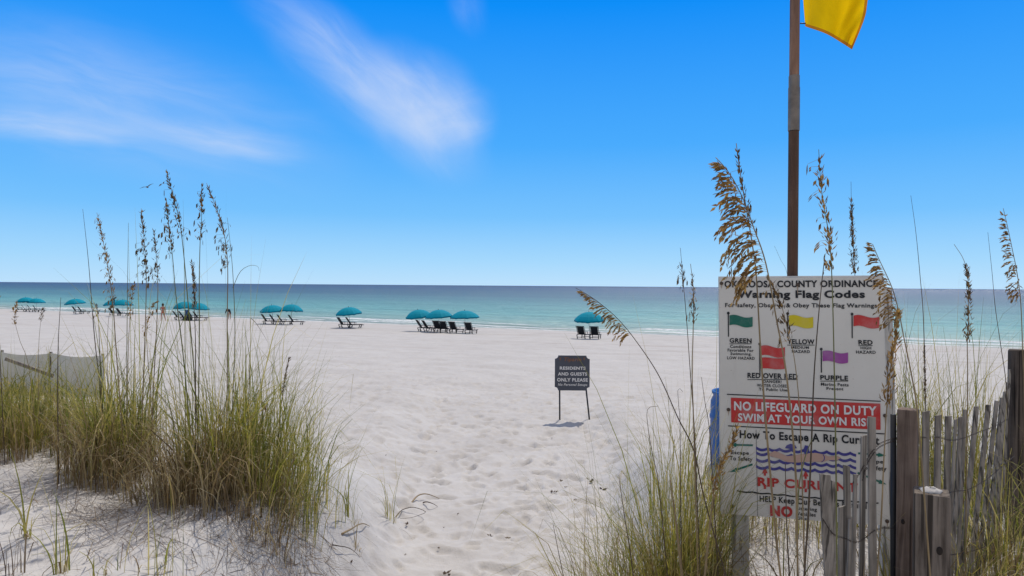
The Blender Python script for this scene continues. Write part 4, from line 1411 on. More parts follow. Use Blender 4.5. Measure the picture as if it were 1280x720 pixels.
def flag_patch(a0, a1, b0, b1, na, nb):
    m = MB()
    vs = []
    for j in range(nb + 1):
        for i in range(na + 1):
            vs.append(flag_pt(round((a0 + (a1 - a0) * i / na) * 40) / 40, round((b0 + (b1 - b0) * j / nb) * 40) / 40))
    m.add(vs, [(j * (na + 1) + i, j * (na + 1) + i + 1, (j + 1) * (na + 1) + i + 1, (j + 1) * (na + 1) + i) for j in range(nb) for i in range(na)])
    return m


fl_o = flag_pt(0, 1)
fg = thing('warning_flag', 'yellow warning flag with an orange hem, flying to the right of the flagpole', 'flag', fl_o)
A1, B1 = 38 / 40, 39 / 40
flag_patch(0, A1, 0, B1, 38, 39).build('flag_cloth', M['flag'], fg, True, fl_o)
hm = flag_patch(0, A1, B1, 1, 38, 1)
h2 = flag_patch(A1, 1, 0, 1, 2, 40)
hm.add(h2.v, h2.f)
hm.build('hem', M['flag_hem'], fg, True, fl_o)
mb = MB()
for b in (0.05, 0.97):
    a_ = flag_pt(0.0, round(b * 40) / 40)
    mb.tube([Vector((pp.x + 0.028, a_.y, a_.z)), a_ + Vector((0.004, 0, 0))], 0.004, 6)
mb.build('grommet', M['dark_metal'], fg, True, fl_o)

# ------------------------------------------------------------------ residents sign
RY = 11.4
ra, rb_ = P(693.8, 466, RY), P(737.2, 466, RY)
g0 = on_ground(699.5, 524)
RY = g0.y
RTL = P(693.8, 444.2, RY)
RU = (P(737.2, 444.6, RY + 0.02) - RTL); RW = RU.length; RU.normalize()
RV = (P(693.9, 488, RY - 0.03) - RTL); RV = (RV - RU * RV.dot(RU)); RH = RV.length; RV.normalize()
RN = RU.cross(RV).normalized()
if RN.y > 0: RN = -RN


def ruv(px, py):
    d = ray(px, py)
    k = (RTL - CAM_O).dot(RN) / d.dot(RN)
    q = CAM_O + d * k - RTL
    return q.dot(RU), q.dot(RV)


def on_res(u, v, lift=0.0):
    return RTL + RU * u + RV * v + RN * lift


rc = on_res(RW / 2, RH)
rs = thing('residents_sign', 'small charcoal residents and guests only sign on two thin legs in the sand', 'sign', (rc.x, rc.y, gz(rc.x, rc.y)))
RO = rs.location.copy()


def notched(inset, notch, l0, l1):
    m = MB()
    out = []
    def arc(cx, cy, a0):
        for k in range(7):
            t = a0 - k / 6 * math.pi / 2
            out.append((cx + notch * math.cos(t), cy + notch * math.sin(t)))
    x0, x1, y0, y1 = inset, RW - inset, inset, RH - inset
    for cx, cy, a0 in ((x0, y0, math.pi / 2), (x1, y0, math.pi), (x1, y1, 1.5 * math.pi), (x0, y1, 2 * math.pi)):
        arc(cx, cy, a0)
    n = len(out)
    vs = [on_res(u, v, l1) for u, v in out] + [on_res(u, v, l0) for u, v in out]
    m.add(vs, [tuple(range(n)), tuple(range(2 * n - 1, n - 1, -1))] + [(i, (i + 1) % n, n + (i + 1) % n, n + i) for i in range(n)])
    return m


notched(0, 0.055, -0.02, 0.0).build('sign_panel', M['panel_dark'], rs, off=RO)
mb = MB()
for body, box, bo, it in (("RESIDENTS", (699.7, 732, 458.2, 462.2), .03, 0), ("AND GUESTS", (697.4, 733.8, 465.4, 469.5), .03, 0), ("ONLY PLEASE", (696.3, 734.7, 472.6, 477), .03, 0),
                          ("No Personal Setups", (697.4, 734, 479.2, 483.2), .012, .25)):
    letter(mb, body, box, ruv, on_res, bo, it)
mb.build('white_lettering', M['ink_white'], rs, off=RO)
mb = MB()
letter(mb, "Tiparin", (705, 726.8, 446.8, 453), ruv, on_res, .02, .2)
for qx in (700.3, 730.2):
    poly(mb, [(qx - .8, 447), (qx + .8, 447), (qx + .5, 450.2), (qx - .5, 450.2)], .004, ruv, on_res)
mb.build('orange_lettering', M['ink_orange'], rs, off=RO)
for (a, b, c, d) in ((699.5, 486, 699.7, 524.8), (732.6, 486, 736.7, 524.5)):
    mb = MB()
    top = P(a, b, RY + 0.012) ; bot = on_ground(c, d)
    dd = (bot - top).normalized()
    mb.tube([top, bot + dd * 0.12], 0.0135, 8)
    mb.build('leg', M['dark_metal'], rs, True, RO)

# ------------------------------------------------------------------ blue barrel
b0 = P(928, 489, 6.4)
gzb = gz(b0.x, b0.y)
br = thing('trash_barrel', 'bright blue plastic barrel half hidden behind the hazard board', 'barrel', (b0.x, b0.y, gzb))
Hh = b0.z - gzb
mb = MB()
mb.lathe([(0.0, 0), (0.27, 0.0), (0.285, 0.03), (0.29, 0.25 * Hh), (0.296, 0.27 * Hh), (0.296, 0.30 * Hh), (0.288, 0.32 * Hh), (0.288, 0.62 * Hh), (0.296, 0.64 * Hh), (0.296, 0.67 * Hh), (0.288, 0.69 * Hh),
          (0.286, 0.86 * Hh), (0.262, 0.93 * Hh), (0.266, 0.95 * Hh), (0.276, 0.965 * Hh), (0.276, 0.995 * Hh), (0.268, Hh), (0.25, 0.99 * Hh), (0.25, 0.6 * Hh), (0.0, 0.6 * Hh)], (0, 0, 0), 36)
mb.build('drum', M['barrel'], br, True)
mb = MB()
mb.lathe([(0.291, 0.44 * Hh), (0.2935, 0.45 * Hh), (0.2935, 0.50 * Hh), (0.291, 0.51 * Hh)], (0, 0, 0), 36)
mb.build('hoop', M['barrel'], br, True)

# ------------------------------------------------------------------ picket fence
fz = P(1135, 720, 3.25)
fe = thing('picket_fence', 'broken grey picket sand fence wired between weathered posts beside the hazard board', 'fence', (fz.x, fz.y, gz(fz.x, fz.y)))
EO = fe.location.copy()


def picket(pt, pb, w, Yt, Yb, taper=1.0, mat='wood_grey', ragged=0.0):
    """thin rough lath from top pixel to foot pixel"""
    a, b = P(*pt, Yt), P(*pb, Yb)
    g = gz(b.x, b.y)
    d = (b - a).normalized()
    if b.z > g - 0.05:
        b = b + d * ((b.z - g + 0.12) / max(0.3, -d.z))
    W2 = w / 853.3 * (Yt) / 2
    side = Vector((1, 0.18, 0)).normalized()
    th = 0.0095
    fw = Vector((-0.18, 1, 0)).normalized() * th / 2
    n = 8
    vs = []
    k = random.uniform(-0.004, 0.004)
    for i in range(n + 1):
        t = i / n
        c = a.lerp(b, t) + side * (k * math.sin(t * 5))
        hw = W2 * (taper + (1 - taper) * t) * random.uniform(0.95, 1.05)
        top = (random.uniform(-ragged, ragged) if i == 0 else 0)
        up = Vector((0, 0, top))
        vs += [c - side * hw - fw + up, c + side * hw - fw - up, c + side * hw + fw - up, c - side * hw + fw + up]
    fs = [(0, 1, 2, 3), (4 * n + 3, 4 * n + 2, 4 * n + 1, 4 * n)]
    for i in range(n):
        for j in range(4):
            fs.append((4 * i + j, 4 * i + (j + 1) % 4, 4 * i + 4 + (j + 1) % 4, 4 * i + 4 + j))
    m = MB()
    m.add(vs, fs)
    return m.build('picket', M[mat], fe, off=EO)


def turned_post(px, ytop, Y, w, d, yaw):
    c = P(px, ytop, Y)
    zb = gz(c.x, c.y) - 0.3
    m = MB()
    m.box((c.x, c.y, (c.z + zb) / 2), (w, d, c.z - zb), Matrix.Rotation(yaw, 3, 'Z'))
    return m


PK = [((1031, 593), (1038, 720), 14, 2.75, 2.8, 1.0, .006), ((1042, 601.5), (1039.5, 720), 8.5, 2.78, 2.82, .8, .012), ((1052.5, 633), (1053, 720), 9, 2.85, 2.85, 1, .004),
      ((1058, 582), (1061, 720), 8, 2.92, 2.92, 1, .005), ((1063, 648), (1062, 720), 6, 2.9, 2.9, .7, .006), ((1069, 593), (1066, 720), 5, 2.98, 2.98, .9, .006),
      ((1080, 544.5), (1077.5, 720), 7.5, 3.06, 3.06, 1, .003), ((1089.5, 521), (1091, 720), 10.5, 3.12, 3.12, 1, .003),
      ((1157.5, 514), (1156, 720), 9, 3.42, 3.42, 1, .003), ((1172.8, 519), (1171, 720), 8, 3.55, 3.5, 1, .003), ((1185.5, 520), (1181, 720), 8, 3.65, 3.6, 1, .003),
      ((1194.5, 524), (1185, 720), 3.6, 3.72, 3.66, 1, .004), ((1200.5, 521), (1189, 720), 5.0, 3.78, 3.7, 1, .004), ((1206, 512), (1196, 720), 4.3, 3.86, 3.76, 1, .004),
      ((1220.5, 508), (1200, 720), 6.1, 3.95, 3.8, 1, .003), ((1235.5, 506), (1212, 720), 6.1, 4.1, 3.9, 1, .003), ((1246, 501), (1221.5, 720), 5.0, 4.22, 4.0, 1, .004),
      ((1252, 497), (1229, 720), 3.6, 4.32, 4.08, 1, .004), ((1256.5, 489), (1236, 720), 4.3, 4.42, 4.15, 1, .004), ((1260, 478), (1241, 720), 3.6, 4.5, 4.2, 1, .004), ((1262, 462), (1247, 720), 3.2, 4.6, 4.3, 1, .005)]
for pt, pb, w, Yt, Yb, tp, rg in PK:
    picket(pt, pb, w, Yt, Yb, tp, ragged=rg)
bevel(turned_post(1135.2, 511, 3.30, 0.084, 0.084, -0.66).build('square_post', M['wood_brown'], fe, off=EO), 0.006)
st = bevel(turned_post(1164.5, 614, 3.04, 0.138, 0.138, -0.50).build('stump_post', M['wood_stump'], fe, off=EO), 0.007)
# a handful of sand on the sawn top, and dark knots
tp_ = P(1164, 614, 3.04)
mb = MB()
mb.lathe([(0.045, 0.0), (0.040, 0.006), (0.028, 0.012), (0.014, 0.017), (0.0, 0.018)], (tp_.x, tp_.y, tp_.z - 0.001), 14)
mb.v = [(x + random.gauss(0, .004), y + random.gauss(0, .004), z + abs(random.gauss(0, .002))) for x, y, z in mb.v]
mb.build('sand_cap', M['sand'], fe, True, EO)
for (px_, pyt, pY, w_, yaw_, du, ky, kr) in ((1135.2, 511, 3.30, 0.084, -0.66, -0.012, 653.5, 0.010), (1164.5, 614, 3.04, 0.138, -0.50, 0.028, 688, 0.015)):
    c0 = P(px_, pyt, pY)
    rz_ = Matrix.Rotation(yaw_, 3, 'Z')
    kz = CAM_H + ray(px_, ky).z * (pY - w_ / 2)
    c = Vector((c0.x, c0.y, kz)) + rz_ @ Vector((du, -w_ / 2 - 0.0005, 0))
    mb = MB()
    mb.lathe([(0.0, 0.003), (kr * .6, 0.003), (kr, 0.001), (kr * 1.1, -0.01)], c, 12, rz_ @ Matrix.Diagonal((0.8, 1, 1.25)) @ Matrix.Rotation(R(90), 3, 'X'))
    mb.build('knot', M['knot'], fe, True, EO)
# steel fence stake and round pile
mb = MB()
a, b = P(1116.7, 518, 3.32), P(1117.5, 720, 3.32)
mb.tube([a, Vector((b.x, b.y, gz(b.x, b.y) - 0.2))], 0.0135, 10)
mb.build('steel_stake', M['dark_metal'], fe, True, EO)
a = P(1272.5, 437, 4.75)
mb = MB()
mb.lathe([(0.0, a.z), (0.052, a.z), (0.058, a.z - 0.012), (0.060, a.z - 0.5), (0.062, gz(a.x, a.y) - 0.3)][::-1], (a.x, a.y, 0), 16)
mb.v = [(x, y, z) for x, y, z in mb.v]
mb.build('round_post', M['wood_pile'], fe, True, EO)


def wire(pts):
    m = MB()
    path = bez([P(px, py, Y) for px, py, Y in pts], 60)
    for ph in (0, math.pi):
        tw = [p + Vector((0, 0.003 * math.cos(i * 1.1 + ph), 0.003 * math.sin(i * 1.1 + ph))) for i, p in enumerate(path)]
        m.tube(tw, 0.0012, 5, False)
    return m.build('wire_strand', M['wire'], fe, True, EO)


wire([(1066, 604, 2.97), (1075, 591, 3.03), (1085, 572, 3.08), (1097, 557, 3.14), (1108, 551, 3.22), (1117, 548.5, 3.30), (1121, 547, 3.31)])
wire([(1078, 601, 3.03), (1084, 580, 3.07), (1096, 562, 3.13), (1107, 555, 3.2), (1118, 551, 3.30)])
wire([(1028, 648, 2.73), (1041, 667, 2.77), (1056, 673, 2.83), (1070, 678, 2.95), (1082, 672, 3.03), (1092, 664, 3.1), (1104, 660, 3.2), (1117, 661, 3.3)])
wire([(1147, 546.5, 3.36), (1157, 547, 3.41), (1172, 546.5, 3.52), (1186, 550, 3.62), (1200, 549, 3.74), (1222, 541, 3.9), (1243, 533, 4.12), (1260, 524, 4.45)])
wire([(1186, 616, 3.55), (1196, 614, 3.7), (1210, 612, 3.82), (1226, 604, 3.95), (1240, 594, 4.12), (1256, 580, 4.35), (1268, 570, 4.6)])
wire([(1184, 694, 3.5), (1200, 692, 3.7), (1225, 686, 3.95), (1248, 676, 4.3)])

# ------------------------------------------------------------------ silt fence
sa, sb_ = P(-60, 437, 13.2), P(129, 444, 12.4)
sf = thing('silt_fence', 'low sagging grey fabric silt fence across the dune behind the grass', 'fence', ((sa.x + sb_.x) / 2, (sa.y + sb_.y) / 2, gz((sa.x + sb_.x) / 2, 12.8)))
SO = sf.location.copy()
mb = MB()
nx, nz = 60, 10
vs = []
for i in range(nx + 1):
    t = i / nx
    x = sa.x + (sb_.x - sa.x) * t; y = sa.y + (sb_.y - sa.y) * t
    zt_ = sa.z + (sb_.z - sa.z) * t - 0.05 * abs(math.sin(t * math.pi * 3.0))
    zb_ = gz(x, y) - 0.05
    for j in range(nz + 1):
        f = j / nz
        vs.append((x, y + 0.05 * math.sin(t * 31) * (1 - f) * f * 3 + 0.035 * math.sin(t * 12 + f * 3), zt_ + (zb_ - zt_) * f))
mb.add(vs, [(i * (nz + 1) + j, (i + 1) * (nz + 1) + j, (i + 1) * (nz + 1) + j + 1, i * (nz + 1) + j + 1) for i in range(nx) for j in range(nz)])
mb.build('fabric', M['silt'], sf, True, SO)
for t in (0.02, 0.33, 0.655, 0.985):
    x = sa.x + (sb_.x - sa.x) * t; y = sa.y + (sb_.y - sa.y) * t
    zt_ = sa.z + (sb_.z - sa.z) * t + 0.02
    mb = MB()
    mb.box((x, y + 0.06, (zt_ + gz(x, y) - 0.2) / 2), (0.035, 0.035, zt_ - gz(x, y) + 0.2))
    mb.build('stake', M['wood_grey'], sf, off=SO)
a, b = P(16, 448, 12.6), P(58, 471, 12.3)
mb = MB(); mb.box((a + b) / 2, ((b - a).length, 0.03, 0.06), Matrix.Rotation(math.atan2(a.z - b.z, b.x - a.x), 3, 'Y')); ob = mb.build('weathered_board', M['wood_grey'])
tag(ob, 'weathered wooden board leaning against the silt fence', 'board')

# ------------------------------------------------------------------ parasols
def make_umbrella():
    t = thing('beach_umbrella', '', 'umbrella', (0, 0, 0), 0, 'teal umbrellas along the waterline')
    mb = MB(); mb.tube([(0, 0, -0.3), (0, 0, 1.86)], 0.02, 8); mb.build('pole', M['white_pole'], t, True)
    n = 16
    R_, H0, H1 = 1.14, 1.33, 1.89
    m = MB()
    rings = [(0.0, 1.0), (0.25, 0.955), (0.5, 0.80), (0.75, 0.50), (0.92, 0.19), (1.0, 0.0)]
    vs = []
    for r_, hh in rings:
        for k in range(n):
            a = 2 * math.pi * k / n
            sc = R_ * r_ * (1.0 if k % 2 == 0 else 0.955)
            dz = 0 if k % 2 == 0 else 0.02 * r_
            vs.append((sc * math.cos(a), sc * math.sin(a), H0 + (H1 - H0) * hh + dz))
    m.add(vs, [(i * n + k, i * n + (k + 1) % n, (i + 1) * n + (k + 1) % n, (i + 1) * n + k) for i in range(len(rings) - 1) for k in range(n)])
    c = m.build('canopy', M['teal'], t)
    v = MB()
    vs = []
    for k in range(n * 2):
        a = 2 * math.pi * k / (n * 2)
        q = (k / 2) % 2
        sc = R_ * (1.0 - 0.045 * (1 - abs(1 - q))) * 1.002
        dz = 0.02 * (1 - abs(1 - q))
        vs.append((sc * math.cos(a), sc * math.sin(a), H0 + dz + 0.004))
        vs.append((sc * 1.0 * math.cos(a), sc * 1.0 * math.sin(a), H0 + dz - 0.11 + (0.025 if k % 2 else 0)))
    N2 = n * 2
    v.add(vs, [(2 * k, 2 * ((k + 1) % N2), 2 * ((k + 1) % N2) + 1, 2 * k + 1) for k in range(N2)])
    v.build('valance', M['teal_dark'], t)
    m = MB(); m.lathe([(0.0, H1 + 0.09), (0.02, H1 + 0.075), (0.028, H1 + 0.04), (0.02, H1 - 0.01)], (0, 0, 0), 8); m.build('finial', M['chair_frame'], t, True)
    m = MB()
    for k in range(8):
        a = 2 * math.pi * k / 8
        m.tube([(0, 0, 1.28), (0.55 * math.cos(a), 0.55 * math.sin(a), 1.71), ], 0.008, 4)
        m.tube([(0.02 * math.cos(a), 0.02 * math.sin(a), 1.84), (0.55 * math.cos(a), 0.55 * math.sin(a), 1.72), (1.06 * math.cos(a), 1.06 * math.sin(a), 1.315)], 0.008, 4)
    m.build('ribs', M['white_pole'], t)
    return t


UMB = [  # pole foot in the photo, tilt in degrees to the left, label
    (33, 389.5, 4, 'far left teal umbrella of the farthest overlapping pair, beside a low tan seed head'),
    (45.5, 389.7, 0, 'right-hand teal umbrella of the farthest overlapping pair, behind navy chairs'),
    (95.5, 392.8, 6, 'lone teal umbrella with two chairs, second umbrella setup from the far left'),
    (143, 394.0, 5, 'teal umbrella mostly hidden behind the crooked tan seed head'),
    (153.5, 396.0, 0, 'teal umbrella right of the crooked tan seed head, before the standing woman'),
    (232, 400.0, 3, 'teal umbrella above the blue towel, left of its overlapping pair, behind grass stalks'),
    (246.5, 400.3, -5, 'teal umbrella right of the blue towel, partly behind the straight upright stalk'),
    (341.5, 405.2, 4, 'left one of the two teal umbrellas over the row of four black chairs'),
    (363.7, 405.8, -2, 'right one of the two teal umbrellas over the row of four black chairs'),
    (437.7, 409.8, 6, 'teal umbrella over two chairs, between the four chair row and the six chairs'),
    (525.5, 414.0, 8, 'first of three teal umbrellas above the residents sign, tilted most to the left'),
    (550, 415.2, 5, 'middle one of the three teal umbrellas standing together'),
    (581.5, 416.2, 2, 'third and rightmost of the three teal umbrellas standing together'),
    (736.8, 423.6, 4, 'lone teal umbrella directly above the residents sign, touching a drooping seed head'),
]
proto_u = make_umbrella()
proto_c = None
for i, (px, py, tilt, lab) in enumerate(UMB):
    o = proto_u if i == 0 else copy_tree(proto_u)
    o.location = on_ground(px, py)
    o.rotation_euler = (R(random.uniform(-2, 4)), R(-tilt), random.uniform(0, 0.7))
    q = random.uniform(0.95, 1.06)
    o.scale = (q, q, random.uniform(0.96, 1.05))
    o['label'] = lab


def make_chair():
    t = thing('lounge_chair', '', 'chair', (0, 0, 0), 0, 'black lounge chairs under the umbrellas')
    back_a, back_b = Vector((0, -0.22, 0.36)), Vector((0, -0.62, 1.02))
    hw = 0.27

    def sheet(name, pts, mat, w):
        m = MB()
        for i in range(len(pts) - 1):
            pass
        vs = []
        for p in pts:
            d = Vector((0, 0, 0.012))
            vs += [Vector((-w, p[0], p[1])), Vector((w, p[0], p[1])), Vector((w, p[0], p[1] - 0.015)), Vector((-w, p[0], p[1] - 0.015))]
        k = len(pts)
        fs = [(0, 1, 2, 3), (4 * k - 1, 4 * k - 2, 4 * k - 3, 4 * k - 4)]
        for i in range(k - 1):
            for j in range(4):
                fs.append((4 * i + j, 4 * i + (j + 1) % 4, 4 * i + 4 + (j + 1) % 4, 4 * i + 4 + j))
        m.add(vs, fs)
        return m.build(name, mat, t)

    sheet('backrest', [(-0.20, 0.37), (-0.30, 0.50), (-0.46, 0.78), (-0.60, 1.03)], M['sling'], hw)
    sheet('seat', [(-0.20, 0.355), (0.05, 0.32), (0.30, 0.36)], M['sling'], hw)
    sheet('leg_rest', [(0.32, 0.36), (0.6, 0.33), (0.86, 0.26)], M['sling'], hw)
    for s in (-1, 1):
        x = s * 0.315
        m = MB()
        m.box((x, 0.25, 0.335), (0.045, 1.28, 0.05))
        m.tube([(x, -0.21, 0.36), (x, -0.63, 1.07)], 0.022, 6)
        m.build('side_rail', M['chair_frame'], t)
        m = MB(); m.box((x, -0.06, 0.58), (0.085, 0.56, 0.03)); m.tube([(x, 0.17, 0.57), (x, 0.17, 0.34)], 0.02, 6); m.build('armrest', M['chair_frame'], t)
        for yb in (-0.38, 0.62):
            m = MB(); m.box((x, yb, 0.16), (0.05, 0.06, 0.36), Matrix.Rotation(0.35 if yb < 0 else -0.3, 3, 'X')); m.build('leg', M['chair_frame'], t)
    for c_, s_ in (((0, -0.63, 1.06), (0.68, 0.035, 0.05)), ((0, -0.3, 0.12), (0.6, 0.03, 0.04)), ((0, 0.7, 0.12), (0.6, 0.03, 0.04))):
        m = MB(); m.box(c_, s_); m.build('cross_bar', M['chair_frame'], t)
    return t


CH = [
    (25.5, 389.9, 50, 'outermost lounge chair of the four beneath the farthest pair of umbrellas'),
    (34, 390.0, 50, 'second lounge chair from the left beneath the farthest pair of umbrellas'),
    (41, 390.2, 50, 'third lounge chair from the left beneath the farthest pair of umbrellas'),
    (48, 390.4, 50, 'last lounge chair on the right beneath the farthest pair of umbrellas'),
    (97, 392.0, 40, 'left lounge chair under the lone second umbrella from the far left'),
    (104, 392.2, 40, 'right lounge chair under the lone second umbrella from the far left'),
    (143, 394.3, 40, 'lounge chair concealed by the crooked tan seed head'),
    (152.5, 395.0, 40, 'lounge chair right of the crooked tan seed head, before the bare straight stalk'),
    (224, 399.8, 48, 'first lounge chair on the woman side of the blue towel umbrella pair'),
    (231.5, 400.0, 48, 'lounge chair just left of the one carrying the blue towel'),
    (240, 400.3, 30, 'lounge chair with the blue towel hung over its back'),
    (249.5, 400.6, 55, 'lounge chair just right of the one carrying the blue towel'),
    (335.5, 405.2, 58, 'first black lounge chair from the left in the row of four'),
    (345.5, 405.5, 58, 'second black lounge chair from the left in the row of four'),
    (355, 405.7, 55, 'third black lounge chair from the left in the row of four'),
    (369, 406.0, 58, 'fourth black lounge chair in the row of four, leg rest fully visible'),
    (430.5, 409.6, 55, 'left black lounge chair under the lone umbrella right of the row of four'),
    (441.5, 410.2, 60, 'right black lounge chair under the lone umbrella right of the row of four'),
    (529.5, 414.0, 60, 'leftmost black lounge chair of the six under three umbrellas, close to a pole'),
    (537, 414.6, 60, 'second black lounge chair from the left of the six under three umbrellas'),
    (549.5, 415.4, 30, 'third black lounge chair from the left of the six under three umbrellas'),
    (557, 415.8, 18, 'fourth black lounge chair from the left of the six under three umbrellas'),
    (569.5, 416.4, 28, 'fifth black lounge chair of the six, left of the third umbrella pole'),
    (588, 417.2, 18, 'sixth black lounge chair of the six, alone right of the third umbrella pole'),
    (728.5, 423.0, 24, 'left black lounge chair under the umbrella above the residents sign'),
    (744, 423.6, 20, 'right black lounge chair under the umbrella above the residents sign'),
]
chair0 = make_chair()
spots = {}
for i, (px, py, yaw, lab) in enumerate(CH):
    o = chair0 if i == 0 else copy_tree(chair0)
    p = on_ground(px, py)
    o.location = p
    o.rotation_euler = (0, 0, R(-yaw + random.uniform(-5, 5)))
    o['label'] = lab
    q = random.uniform(0.95, 1.0)
    o.scale = (q, q, q * 0.9)
    spots[i] = (p, R(-yaw))

# a blue towel over one chair back, a dark bag beside it
p, a = spots[10]
mb = MB()
Mz = Matrix.Rotation(a, 3, 'Z')
vs = []
for i in range(9):
    for j, (y, z) in enumerate(((-0.56, 0.72), (-0.585, 0.9), (-0.615, 1.06), (-0.635, 1.105), (-0.66, 1.07), (-0.67, 0.85), (-0.685, 0.55), (-0.69, 0.34))):
        x = -0.26 + 0.52 * i / 8
        vs.append(Mz @ Vector((x, y - 0.015 * math.sin(i * 1.9 + j), z + 0.012 * math.sin(i * 1.3))))
mb.add(vs, [(i * 8 + j, i * 8 + j + 1, (i + 1) * 8 + j + 1, (i + 1) * 8 + j) for i in range(8) for j in range(7)])
o = mb.build('beach_towel', M['blue_towel'], smooth=True)
o.location = p
md = o.modifiers.new('thickness', 'SOLIDIFY'); md.thickness = 0.012
tag(o, 'blue towel hung over a lounge chair back in the pair of umbrellas beside the woman', 'towel')
p = on_ground(234.5, 401.2)
bgt = thing('beach_bag', 'dark bulging beach bag on the sand left of the blue towel', 'bag', p, 0.4)
mb = MB()
mb.lathe([(0.0, 0.0), (0.30, 0.0), (0.36, 0.12), (0.36, 0.34), (0.30, 0.48), (0.18, 0.52), (0.0, 0.50)], (0, 0, 0), 14, Matrix.Diagonal((1.25, 0.62, 1.0)))
mb.build('bag_body', M['bag'], bgt, True)
for s in (-1, 1):
    mb = MB(); mb.tube(bez([(-0.18, s * 0.12, 0.46), (-0.1, s * 0.14, 0.66), (0.1, s * 0.14, 0.66), (0.18, s * 0.12, 0.46)], 12), 0.015, 6); mb.build('strap', M['bag'], bgt, True)

# ------------------------------------------------------------------ people
SKIN = simple_mat('tanned_skin', (0.42, 0.22, 0.145), 0.55, 0.3, var=0.08)
HAIR = simple_mat('dark_brown_hair', (0.035, 0.02, 0.012), 0.6, 0.3)
CORAL = simple_mat('coral_swimwear', (0.55, 0.10, 0.07), 0.7, 0.2)
NAVY = simple_mat('dark_navy_shirt', (0.02, 0.024, 0.035), 0.8, 0.15)


def skin_body(name, verts, edges, radii, mat, parent, root=0):
    me = bpy.data.meshes.new(name)
    me.from_pydata([tuple(v) for v in verts], edges, [])
    o = bpy.data.objects.new(name, me)
    COL.objects.link(o)
    md = o.modifiers.new('skin', 'SKIN')
    me.skin_vertices[0].data[root].use_root = True
    for i, r_ in enumerate(radii):
        me.skin_vertices[0].data[i].radius = r_ if isinstance(r_, tuple) else (r_, r_)
    sd = o.modifiers.new('sub', 'SUBSURF'); sd.levels = 2; sd.render_levels = 2
    dg = bpy.context.evaluated_depsgraph_get()
    m2 = bpy.data.meshes.new_from_object(o.evaluated_get(dg))
    m2.name = name
    m2.materials.clear(); m2.materials.append(mat)
    m2.polygons.foreach_set('use_smooth', [True] * len(m2.polygons))
    bpy.data.objects.remove(o)
    o2 = bpy.data.objects.new(name, m2)
    COL.objects.link(o2)
    o2.parent = parent
    return o2


def person(label, loc, rz, H, pose, swim, shirt):
    t = thing('person', label, 'person', loc, rz)
    k = H / 1.68
    J = dict(pelvis=(0, 0, .90), belly=(0, 0, 1.06), chest=(0, .0, 1.26), neck=(0, 0, 1.42), head0=(0, .01, 1.50), head1=(0, .015, 1.62),
             shL=(-.16, 0, 1.37), elL=(-.23, -.02, 1.10), wrL=(-.25, .06, .87), haL=(-.25, .08, .78), shR=(.16, 0, 1.37), elR=(.23, -.02, 1.10), wrR=(.25, .06, .87), haR=(.25, .08, .78),
             hipL=(-.09, 0, .86), knL=(-.11, .02, .47), anL=(-.12, -.01, .08), toL=(-.13, .13, .03), hipR=(.09, 0, .86), knR=(.11, .02, .47), anR=(.12, -.01, .08), toR=(.13, .13, .03))
    J.update(pose)
    names = list(J)
    V = [Vector(J[n]) * k for n in names]
    E = [('pelvis', 'belly'), ('belly', 'chest'), ('chest', 'neck'), ('neck', 'head0'), ('head0', 'head1'), ('chest', 'shL'), ('shL', 'elL'), ('elL', 'wrL'), ('wrL', 'haL'),
         ('chest', 'shR'), ('shR', 'elR'), ('elR', 'wrR'), ('wrR', 'haR'), ('pelvis', 'hipL'), ('hipL', 'knL'), ('knL', 'anL'), ('anL', 'toL'), ('pelvis', 'hipR'), ('hipR', 'knR'), ('knR', 'anR'), ('anR', 'toR')]
    rad = dict(pelvis=.13, belly=.115, chest=.13, neck=.055, head0=.085, head1=.10, sh=.065, el=.045, wr=.032, ha=.04, hip=.095, kn=.062, an=.04, to=.035)
    rr = [rad.get(n, rad.get(n[:-1])) * k * 0.95 for n in names]
    skin_body('body', V, [(names.index(a), names.index(b)) for a, b in E], rr, SKIN, t)
    hd = Vector(J['head1']) * k
    m = MB()
    m.lathe([(0.0, .135 * k), (.06 * k, .12 * k), (.10 * k, .07 * k), (.112 * k, 0), (.10 * k, -.09 * k), (.075 * k, -.16 * k)], hd + Vector((0, -.02 * k, 0)), 14)
    m.build('hair', HAIR, t, True)
    if swim:
        skin_body('swimsuit_top', [Vector((-.125, .0, 1.25)) * k, Vector((0, .02, 1.235)) * k, Vector((.125, .0, 1.25)) * k], [(0, 1), (1, 2)], [(.118 * k, .07 * k)] * 3, CORAL, t)
        skin_body('swimsuit_bottom', [Vector((-.07, 0, .87)) * k, Vector((0, 0, .86)) * k, Vector((.07, 0, .87)) * k], [(0, 1), (1, 2)], [(.128 * k, .10 * k)] * 3, CORAL, t)
    if shirt:
        nm = ['pelvis', 'belly', 'chest', 'neck', 'shL', 'elL', 'wrL', 'shR', 'elR', 'wrR']
        rs_ = [.145, .14, .15, .06, .082, .062, .047, .082, .062, .047]
        Ee = [('pelvis', 'belly'), ('belly', 'chest'), ('chest', 'neck'), ('chest', 'shL'), ('shL', 'elL'), ('elL', 'wrL'), ('chest', 'shR'), ('shR', 'elR'), ('elR', 'wrR')]
        skin_body('shirt', [Vector(J[q]) * k for q in nm], [(nm.index(a), nm.index(b)) for a, b in Ee], [q * k for q in rs_], NAVY, t)
    return t


